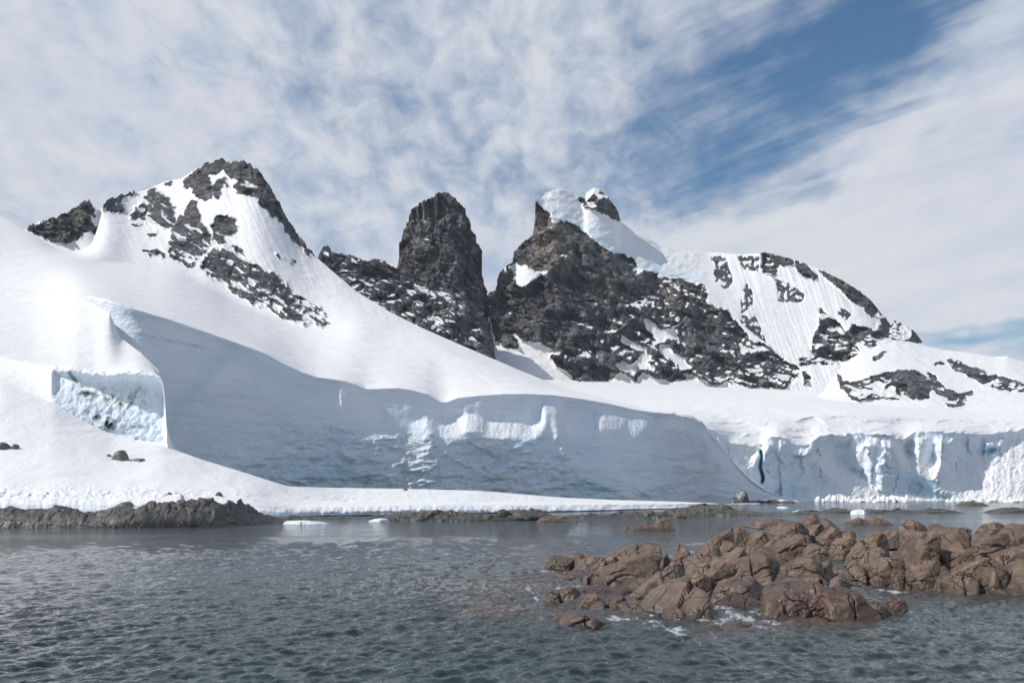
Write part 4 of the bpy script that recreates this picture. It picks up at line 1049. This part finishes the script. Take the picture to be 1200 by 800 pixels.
# (label, kind, px0, px1, ytop, ybase, material, extra)
reef = [
 # --- far side, crest
 ('jagged knob standing highest on the far edge of the brown reef, before the dark skerries', 'block', 926, 965, 602, 634, 0),
 ('low rock tongue reaching left from the reef crest towards the skerries', 'flat', 882, 936, 608, 624, 0),
 ('small flat rock just right of the highest knob on the far edge', 'flat', 955, 985, 606, 628, 0),
 ('broad shoulder of brown rock left below the highest knob', 'block', 902, 948, 611, 650, 0),
 ('narrow stacked ribs of rock below the highest knob', 'slab', 936, 966, 613, 648, 0),
 ('upright pale brown block on the crest, right of the stacked ribs', 'block', 960, 985, 616, 652, 0),
 ('pointed brown block behind the tan triangular one', 'slab', 976, 1003, 621, 650, 0),
 ('squat orange-brown block under the pointed crest block', 'block', 972, 1004, 630, 656, 2),
 ('tan triangular block leaning beside the gap in the middle of the reef', 'peak', 990, 1019, 631, 664, 2),
 # --- middle left
 ('rounded knob at the top left of the reef crest', 'slab', 828, 860, 618, 657, 0),
 ('cracked brown rock just right of the top left knob', 'block', 850, 884, 618, 655, 0),
 ('dark hollow-sided rock between the two crest humps', 'round', 872, 908, 622, 660, 0),
 ('overhanging slab with a deep black shadow under its right side', 'slab', 884, 926, 625, 662, 0),
 ('left lobe of the split hump above the water at mid reef', 'round', 786, 815, 637, 678, 0),
 ('right lobe of the split hump, its right side in black shade', 'slab', 806, 850, 636, 682, 0),
 ('rough rock filling the notch behind the split hump', 'block', 838, 872, 633, 672, 0),
 ('large smooth domed boulder in the centre of the reef', 'round', 854, 930, 646, 692, 0),
 ('tall leaning rib of rock between two black cracks', 'slab', 822, 856, 657, 700, 0),
 ('steep smooth rock wedge left of the leaning rib', 'block', 794, 828, 668, 702, 0),
 ('small pointed wedge between the rib and the domed boulder', 'peak', 846, 872, 664, 700, 0),
 ('smooth brown face rising from the water left of the wedge', 'slab', 772, 806, 658, 697, 0),
 ('broad low rock at the foot of the domed boulder', 'round', 836, 898, 676, 708, 0),
 ('grooved brown slab right behind the domed boulder', 'slab', 905, 956, 626, 674, 0),
 ('rounded boulder with a shaded underside near the middle gap', 'round', 940, 974, 636, 676, 0),
 ('dark rock mass sloping down to the gap behind the wet front rock', 'round', 920, 992, 652, 696, 0),
 ('small rounded knob at the foot of the dark mass, by the gap', 'round', 972, 996, 675, 698, 0),
 # --- left end
 ('big smooth slab like a whale back at the left of the reef', 'slab', 694, 776, 648, 690, 0),
 ('long low rock behind the whale-back slab', 'round', 712, 772, 641, 672, 0),
 ('low flat rock at the far left tip of the reef', 'flat', 638, 672, 650, 668, 0),
 ('rounded rock second from the far left tip', 'round', 654, 702, 648, 668, 0),
 ('tilted smooth rock left of the whale-back slab', 'slab', 666, 710, 651, 675, 0),
 ('knobbly rock with a dark cleft left of the whale-back slab', 'block', 698, 728, 650, 675, 0),
 ('wet slab just awash in front of the tilted smooth rock', 'flat', 656, 710, 669, 681, 1),
 ('flat rock barely above water right of the long low rock', 'flat', 764, 792, 653, 672, 0),
 ('low broken rock below the right end of the whale-back slab', 'block', 738, 782, 676, 697, 0),
 # --- low front row
 ('leftmost low rock of the front row', 'round', 630, 660, 691, 706, 0),
 ('low rock second in the front row from the left', 'round', 652, 692, 687, 706, 1),
 ('low front rock with a yellowish patch', 'round', 678, 708, 695, 713, 2),
 ('long dark wet ledge behind the yellowish low rock', 'flat', 684, 750, 686, 700, 1),
 ('smooth rounded front rock right of the yellowish one', 'round', 698, 740, 697, 714, 1),
 ('small round rock between the front row and the wedge rocks', 'round', 738, 764, 692, 709, 0),
 ('low knob before the steep wedge', 'round', 754, 792, 692, 709, 0),
 ('long smooth wet slab in the foam, front centre', 'slab', 756, 820, 697, 720, 1),
 ('small wet rock left of the long slab, in white water', 'round', 736, 778, 706, 719, 1),
 ('wet hump right of the long slab in the foam', 'round', 798, 838, 703, 725, 1),
 ('small rock awash below the wet hump', 'flat', 782, 812, 716, 727, 1),
 ('low rock lapped by foam before the domed boulder', 'round', 832, 886, 694, 712, 1),
 ('foremost low ledge just above the water at left', 'flat', 652, 730, 715, 735, 1),
 ('reddish rock just breaking the surface nearest the viewer', 'flat', 842, 882, 728, 736, 1),
 ('glistening wet boulder with a sunlit shiny nose', 'slab', 893, 984, 679, 723, 1),
 ('low rock in the crack between the two wet front boulders', 'round', 935, 990, 698, 720, 1),
 ('round-backed wet boulder in front, with a vertical crack', 'round', 958, 1030, 686, 727, 1),
 ('small rounded rock at the outer right end of the wet front boulders', 'round', 1028, 1068, 697, 721, 1),
 ('low wet rock joining the front boulder and its outer knob', 'flat', 1002, 1042, 702, 724, 1),
 # --- right half
 ('rounded reddish boulder at the water just right of the gap', 'round', 984, 1022, 658, 686, 0),
 ('broken tan rubble block above the reddish boulder', 'block', 1012, 1040, 622, 658, 2),
 ('small rubble block at the top of the broken heap', 'block', 1030, 1054, 620, 652, 0),
 ('angular block in the middle of the broken heap', 'block', 1010, 1052, 640, 676, 0),
 ('cracked brown rock at the water below the broken heap', 'block', 1016, 1058, 652, 687, 0),
 ('dark weathered hump on the crest right of the broken heap', 'round', 1046, 1090, 608, 650, 0),
 ('small low hump right of the dark weathered hump', 'round', 1080, 1108, 613, 640, 0),
 ('tall cracked wall of brown rock below the dark hump', 'block', 1052, 1096, 622, 684, 0),
 ('huge tilted block with a sharp shaded underside, right half of the reef', 'slab', 1078, 1140, 617, 676, 0),
 ('tan-edged block under the huge tilted block, its right face black', 'block', 1100, 1146, 636, 684, 2),
 ('smooth wedge at the waterline below the tall cracked wall', 'slab', 1062, 1106, 656, 691, 0),
 ('small dark rock at the waterline left of the smooth wedge', 'round', 1046, 1064, 672, 689, 0),
 ('low rounded rock at the waterline right of the smooth wedge', 'round', 1090, 1122, 670, 693, 0),
 ('big dark block with a black right side near the right edge', 'slab', 1122, 1178, 623, 672, 0),
 ('long slanting slab running down to the water near the right edge', 'slab', 1114, 1172, 652, 696, 0),
 ('pale knob on the skyline near the right edge', 'slab', 1140, 1176, 611, 645, 0),
 ('broad brown rock on the skyline at the right edge', 'round', 1158, 1222, 613, 656, 0),
 ('grey flat-topped rock above the slanting slab', 'block', 1156, 1196, 643, 680, 0),
 ('tan wedge at the waterline near the right edge', 'peak', 1148, 1182, 664, 696, 2),
 ('square brown block at the waterline on the right edge', 'block', 1176, 1224, 658, 695, 0),
 ('cracked rock between the skyline rock and the waterline block at the right edge', 'block', 1180, 1230, 636, 676, 0),
]
mats = [M_REEF, M_REEF_WET, M_TAN]
for i, (lab, kind, x0, x1, yt, yb, mi) in enumerate(reef):
    big = (x1 - x0) > 45
    ex = (x1 - x0) * 0.08
    boulder(lab, 'boulder', kind, x0 - ex, x1 + ex, yt, yb, mats[mi], RG, seed=20 + i, sub=6, rough=0.9, lowbase=True, p=14 + (i * 7) % 12,
            yaw=R(((i * 37) % 21) - 10), z0=-0.3)
# bedrock under the boulders: one cracked low platform
gx = np.arange(0.3, 38, 0.045); gy = np.arange(22, 80, 0.06)
GX, GY = np.meshgrid(gx, gy)
base_ = np.zeros_like(GX); 
for (x_, y_, z_, w_, d_) in REEFTOPS:
    ix = np.abs(gx - x_) < 2.2 * w_ + 1; iy = np.abs(gy - y_) < 2.2 * d_ + 1
    sub_ = np.ix_(iy, ix)
    g_ = np.exp(-(((GX[sub_] - x_) / (0.62 * w_ + 0.15)) ** 2 + ((GY[sub_] - y_) / (0.75 * d_ + 0.3)) ** 2) ** 1.5)
    base_[sub_] = np.maximum(base_[sub_], (z_ * 0.62 + 0.20) * g_)
base_ = blur(base_, 40)
wx = 0.35 * fbm(GX / 1.2, GY / 1.2, 2, 3); wy = 0.35 * fbm(GX / 1.2, GY / 1.2, 5, 3)
def tilted(s, seed, k):
    """cracked slabs, each rising to the right and breaking off"""
    u, v = (GX + wx) / s, (GY + wy) / (s * 1.25)
    i, j = np.floor(u).astype(np.int64), np.floor(v).astype(np.int64)
    d1 = np.full(u.shape, 9.0); d2 = np.full(u.shape, 9.0); cx_ = np.zeros(u.shape); rid = np.zeros(u.shape); cy_ = np.zeros(u.shape)
    for a in (-1, 0, 1):
        for b in (-1, 0, 1):
            h = _h((i + a).astype(np.int32), (j + b).astype(np.int32), np.full(i.shape, seed, np.int32))
            qx = i + a + (h & 63) / 63.0; qy = j + b + ((h >> 6) & 63) / 63.0
            d = np.abs(qx - u) * 0.85 + np.abs(qy - v) * 0.75
            m_ = d < d1
            d2 = np.where(m_, d1, np.minimum(d2, d)); cx_ = np.where(m_, qx, cx_); cy_ = np.where(m_, qy, cy_); rid = np.where(m_, (h % 997) / 997.0, rid)
            d1 = np.where(m_, d, d1)
    return k * s * ((u - cx_) * (0.35 + 0.5 * rid) + (v - cy_) * 0.25 * (rid * 2 - 0.6) + 0.45 * (rid - 0.5)) - 0.45 * k * s * ss(0.06, 0.0, d2 - d1)
on = ss(0.05, 0.5, base_)
hz = base_ - 0.42 + on * (tilted(2.9, 9, 0.50) + tilted(1.15, 4, 0.34) + 0.16 * fbm(GX / 1.6, GY / 1.6, 1, 3) + 0.03 * fbm(GX / 0.25, GY / 0.25, 4, 3))
plat = on
top = np.stack([GX, GY, hz], -1)
keep = (plat > 0.02)
fc = grid_faces(*GX.shape)
kf = keep.ravel()[fc].any(1)
fc = fc[kf]
# keep the one connected sheet
lab_ = np.arange(GX.size)
while True:
    m_ = lab_[fc].min(1); new_ = lab_.copy(); np.minimum.at(new_, fc.ravel(), np.repeat(m_, 4)); new_ = new_[new_]
    if (new_ == lab_).all(): break
    lab_ = new_
vals_, cnt_ = np.unique(lab_[fc[:, 0]], return_counts=True)
fc = fc[lab_[fc[:, 0]] == vals_[np.argmax(cnt_)]]
used, inv = np.unique(fc, return_inverse=True)
o = mesh_obj('bedrock', top.reshape(-1, 3)[used], inv.reshape(-1, 4), M_REEF)
tag(o, 'low cracked brown bedrock showing between the reef boulders', 'bedrock', 'thing')

# ---------------------------------------------------------------- shore rocks: low broken outcrops, each one a continuous piece
def outcrop(label, prof, Y0, mat, seed, depth=6.0, name='rock_outcrop', cat='rock outcrop', amp=1.0, step=0.7, zbase=-0.3, fs=1.0):
    """prof: skyline in the photo [(px, py)], foot at distance Y0 (number or curve)"""
    x0, x1 = prof[0][0], prof[-1][0]
    px = np.arange(x0, x1 + 0.01, step)
    n = 44
    Yf = cur(px, Y0) if not isinstance(Y0, (int, float)) else np.full(px.shape, float(Y0))
    sky_ = cur(px, prof)
    t = np.linspace(0, 1, n)[:, None]
    Yc = Yf + depth * 0.5
    zt = CAMH + (HY - sky_) / F * Yc
    zt = np.maximum(zt, 0.02)
    Yg_ = Yf[None] + depth * t * np.ones_like(px)[None] + (1 - t) * 0
    X_ = (px[None] - CX) / F * Yc[None] + 0 * t
    # uneven ground: stepped, cracked, highest near the middle
    dome = np.where(t < 0.5, (t / 0.5) ** 0.42, 1 - ((t - 0.5) / 0.5) ** 2.2)
    u = X_ / fs; v = Yg_ / fs
    nz_ = 0.42 * ridged(u / 2.6, v / 2.6, seed, 4, 0.55) + 0.20 * ridged(u / 0.8, v / 0.8, seed + 3, 3, 0.6)
    d1, d2, rid = cells(u / 1.3 + 0.4 * fbm(u, v, seed, 2), v / 1.3, seed)
    nz_ = nz_ + 0.5 * (rid - 0.5) - 0.25 * ss(0.12, 0, d2 - d1)
    H_ = zt[None] - zbase
    Z = zbase + H_ * dome * (1.0 + 0.42 * amp * (nz_ - 0.2) * np.minimum(1, 1.0))
    Yg_ = Yg_ + 0.35 * amp * fs * fbm(u / 1.5, Z / fs, seed + 9, 3)
    P = np.stack([X_, Yg_, Z], -1)
    P[0, :, 2] = zbase; P[-1, :, 2] = zbase; P[:, 0, 2] = zbase; P[:, -1, 2] = zbase
    o = mesh_obj(name, P.reshape(-1, 3), grid_faces(*Z.shape), mat)
    tag(o, label, cat, 'thing', None)
    return o
outcrop('long grey rock shelf at the left edge of the shore, between snow and sea', [(-120,596),(-60,595),(-20,596),(0,596),(12,594.5),(20,596),(40,597),(60,597),(65,594),(80,594),(90,598),(105,599),(115,600),(127,597),(137,594),(150,594),(165,598),(172,604)], [(-120,98),(172,99)], M_SHORE, 3, 5.0, amp=0.65)
outcrop('highest rugged grey rock mound on the left shore, sloping down to the right', [(146,606),(158,597),(166,594),(175,590.5),(190,590.5),(200,587),(210,586),(222,585),(235,585),(245,587),(255,588),(262,590),(268,588),(283,588),(290,591),(298,597),(308,602),(318,605),(328,608)], [(146,97),(260,101),(328,112)], M_SHORE, 7, 6.5, amp=0.7)
outcrop('thin dark rock strip under the snow shelf edge, just right of the left mound', [(318,606),(340,604.5),(380,605.5),(410,604),(430,604.5),(455,603),(470,606)], [(318,132),(470,139)], M_SKERRY, 12, 4, zbase=-0.2, amp=1.5, fs=1.5)
outcrop('low weedy rock strip on the shore below the middle of the ice cliff', [(440,608),(455,604),(470,602.5),(490,602.5),(510,600.5),(525,600.5),(540,603),(560,603),(585,601),(600,600),(612,598),(628,597),(636,600),(650,605),(660,610)], [(440,126),(560,124),(660,128)], M_SKERRY, 15, 6, amp=2.0, fs=1.6)
outcrop('small reddish low rock at the right end of the weedy strip', [(628,611),(636,606),(648,605),(660,605),(672,608),(680,611)], 119, M_REEF, 18, 4, fs=0.8)
outcrop('long thin rock strip below the snow shelf, towards the right', [(655,605),(680,601.5),(710,602),(725,600.5),(740,601),(765,599),(790,599),(810,600.5),(830,606)], [(655,146),(830,138)], M_SKERRY, 22, 5, amp=2.0, fs=1.6)
outcrop('isolated little brown skerry in the open water before the snow shelf', [(722,622),(733,617),(745,614),(757,611),(766,613),(772,609),(781,608),(788,613),(792,620)], 89, M_REEF, 25, 3.4, fs=0.8)
outcrop('olive brown skerry lying before the snowy tip of the shore', [(776,602),(790,597),(805,595),(818,593),(832,591.5),(846,592),(858,594.5),(866,598),(880,598),(896,600),(915,602),(930,606)], [(776,158),(930,152)], M_SKERRY, 31, 8, amp=1.7, fs=2.0)
outcrop('low dark skerry trailing right from the olive one', [(880,606),(900,600),(925,600.5),(945,598),(965,600),(975,605)], 168, M_SKERRY, 33, 6, amp=1.5, fs=2)
outcrop('dark oblong skerry between the two small ice floes', [(958,602),(966,597.5),(978,595),(990,596),(998,600),(1000,602)], 185, M_SKERRY, 36, 6, amp=1.5, fs=2)
outcrop('long dark skerry with humps, right of the white floe', [(1008,602),(1018,596),(1030,597),(1042,598.5),(1052,596),(1064,597),(1080,598.5),(1090,596.5),(1104,596.5),(1118,598.5),(1130,601)], 184, M_SKERRY, 39, 6, amp=1.5, fs=2)
outcrop('small brown skerry halfway between the reef and the far dark skerries', [(988,616),(996,609),(1008,607),(1016,609),(1026,606),(1038,608),(1046,614)], 106, M_REEF, 42, 3.5)
outcrop('lone dark rock hump in the sea before the far glacier', [(1122,592),(1130,588),(1140,587.5),(1150,589),(1156,592)], 340, M_SKERRY, 45, 10, fs=2)
outcrop('flat dark skerry at the right edge of the far water', [(1152,601),(1164,597),(1178,595),(1190,595),(1206,596),(1225,601)], 190, M_SKERRY, 48, 7)

# ---------------------------------------------------------------- boulders resting on the snow
M_STONE = mat_boulder('pale_grey_stone', (0.17, 0.165, 0.15, 1), (0.36, 0.34, 0.31, 1), (0.25, 0.22, 0.18, 1), wetline=-5, scale=0.8, crack=0.4)
def onsnow(label, px0, px1, ytop, ybot, Y, seed, mat=None, kind='round', cat='boulder', name='boulder', sub=4):
    mat = mat or M_STONE
    Y = surf_Y('snowfield', (px0 + px1) / 2, ybot - 0.6) + 0.15 * (px1 - px0) / F * Y
    W_ = (px1 - px0) / F * Y
    zt = CAMH + (HY - ytop) / F * Y; zb_ = CAMH + (HY - ybot) / F * Y
    H = (zt - zb_) * 1.9
    D = W_ * 0.8
    q, f = rock_verts(kind, (W_, D, H), seed, sub, 9, 0.8)
    q[:, 2] += zt - q[:, 2].max()
    o = mesh_obj(name, q, f, mat)
    o.location = (((px0 + px1) / 2 - CX) / F * Y, Y, 0)
    tag(o, label, cat, 'thing', None)
    return o
onsnow('pale grey boulder alone on the left snow slope', 131, 153, 527, 539, 150, 3)
onsnow('small flat stone right beside the pale grey boulder', 153, 169, 536.5, 541, 149, 5, kind='flat')
onsnow('flat dark stone at the left foot of the pale grey boulder', 125, 135, 532, 536, 150.5, 8, kind='flat')
onsnow('cluster stone poking through the snow at the left edge', -6, 13, 517.5, 526, 160, 12, kind='flat')
onsnow('smaller stone beside the one at the left edge of the snow', 10, 22, 520, 526, 160, 14, kind='block')
onsnow('tiny brown stone on the snow above the highest shore mound', 194, 202, 576, 580, 124, 16, mat=M_TAN)
onsnow('small olive stone on the snow right of the tiny brown one', 251, 262, 576, 581.5, 124, 18, mat=M_SKERRY)
onsnow('rounded grey rock cap on top of the left shore shelf', 134, 157, 587, 594, 104, 21)

# ---------------------------------------------------------------- ice: floes, fallen blocks, dirty block at the nose
m, t, b = new_mat('floating_ice')
pos = t.new('ShaderNodeNewGeometry').outputs['Position']
n = t.noise(pos, 1.2, 5, 0.6)
t.l.new(t.mix(n, (0.74, 0.82, 0.88, 1), (0.88, 0.89, 0.90, 1)), b.inputs['Base Color'])
b.inputs['Roughness'].default_value = 0.5
t.l.new(t.bump(n, 0.8, 0.5), b.inputs['Normal'])
M_ICE = m
m, t, b = new_mat('dirty_ice')
pos = t.new('ShaderNodeNewGeometry').outputs['Position']
n = t.noise(pos, 0.25, 6, 0.65)
t.l.new(t.mix(t.mapr(n, 0.36, 0.52), (0.40, 0.44, 0.47, 1), (0.06, 0.065, 0.07, 1)), b.inputs['Base Color'])
b.inputs['Roughness'].default_value = 0.6
M_DICE = m
boulder('flat white ice floe at the foot of the left shore mound', 'ice floe', 'flat', 328, 392, 609.3, 614, M_ICE, seed=71, sub=5, depth=4, name='ice_floe')
boulder('snowy ice floe under the shelf edge, left of the weedy strip', 'ice floe', 'flat', 432, 458, 607, 611, M_ICE, seed=72, sub=5, depth=4, name='ice_floe')
boulder('white ice block between two dark skerries', 'ice floe', 'block', 997, 1018, 596.5, 602.5, M_ICE, seed=73, sub=4, depth=2.5, name='ice_floe')
boulder('thin white floe before the oblong skerry', 'ice floe', 'flat', 930, 960, 597.4, 600, M_ICE, seed=74, sub=4, depth=4, name='ice_floe')
boulder('small white floe farther out near the far shore', 'ice floe', 'flat', 912, 926, 593, 595, M_ICE, seed=75, sub=4, depth=5, name='ice_floe')
boulder('dark dirty ice block at the waterline under the nose of the big ice cliff', 'ice block', 'round', 856, 879, 573, 590.5, M_DICE, seed=76, sub=5, depth=10, name='ice_block', z0=-1)
boulder('bluish snow block on top of the highest shore mound', 'snow block', 'round', 200, 216, 577.5, 588, M_ICE, seed=78, sub=4, name='snow_block', Yd=107, zb=2.4)
onsnow('tiny pale lump on the crest of the low snow shelf', 470, 478, 571, 575, 211, 80, mat=M_TAN, kind='peak')
# rubble of fallen ice at the foot of the far glacier
rs = np.random.RandomState(4)
k = 0
FALL = [(955, 1065, 26), (1040, 1062, 8), (1110, 1200, 18)]
names = []
for (a, c_, n) in FALL:
    for i in range(n):
        x = a + (c_ - a) * (i + rs.rand() * 0.8) / n
        wv = 3 + 5 * rs.rand()
        yb_ = 587.6 + 1.0 * rs.rand()
        o = boulder('small white block of fallen ice in the heap along the far glacier foot', 'ice block', ('block', 'peak', 'round')[i % 3], x - wv / 2, x + wv / 2,
                    yb_ - 3.0 - 6.5 * rs.rand() * (1 if a < 1000 else 0.7), yb_, M_ICE, 'fallen ice blocks at the foot of the far glacier', seed=100 + k, sub=3, depth=4, name='ice_block', z0=-0.5)
        k += 1
# far low shore stones right of the nose
for i, (x0, x1, yt) in enumerate(((884, 896, 585.5), (898, 914, 585), (916, 934, 586), (874, 888, 586.5))):
    boulder(['small dark stone at the snowy spit, nearest the dirty ice block', 'middle brown stone on the snowy spit before the far glacier', 'last flat brown stone at the right tip of the snowy spit', 'dark flat stone touching the dirty ice block'][(i + 0) % 4],
            'stone', 'flat', x0, x1, yt, 589.2, M_REEF, seed=210 + i, sub=4, depth=8, name='stone', z0=-0.5)
boulder('snow patch of the low spit running out from the cliff nose', 'snow bank', 'flat', 872, 950, 583.5, 588.6, M_ICE, seed=215, sub=5, depth=25, name='snow_bank', z0=-0.5)

# ------------------------------------------------------------------ the air between the near shore and the peaks
hz_ = bpy.data.meshes.new('haze')
x0, x1, y0, y1, z0, z1 = -4200, 4200, -60, 6200, -3, 1250
hz_.from_pydata([(x0,y0,z0),(x1,y0,z0),(x1,y1,z0),(x0,y1,z0),(x0,y0,z1),(x1,y0,z1),(x1,y1,z1),(x0,y1,z1)], [], [(0,3,2,1),(4,5,6,7),(0,1,5,4),(1,2,6,5),(2,3,7,6),(3,0,4,7)])
ho = bpy.data.objects.new('haze', hz_)
COL.objects.link(ho)
mh = bpy.data.materials.new('thin_air'); mh.use_nodes = True
th = NT(mh.node_tree); th.n.clear()
pv = th.new('ShaderNodeVolumePrincipled')
pv.inputs['Color'].default_value = (0.82, 0.90, 1.0, 1)
pv.inputs['Density'].default_value = 0.00003
th.l.new(pv.outputs[0], th.new('ShaderNodeOutputMaterial').inputs['Volume'])
hz_.materials.append(mh)
tag(ho, 'thin pale air softening the far peaks', 'haze', 'stuff')
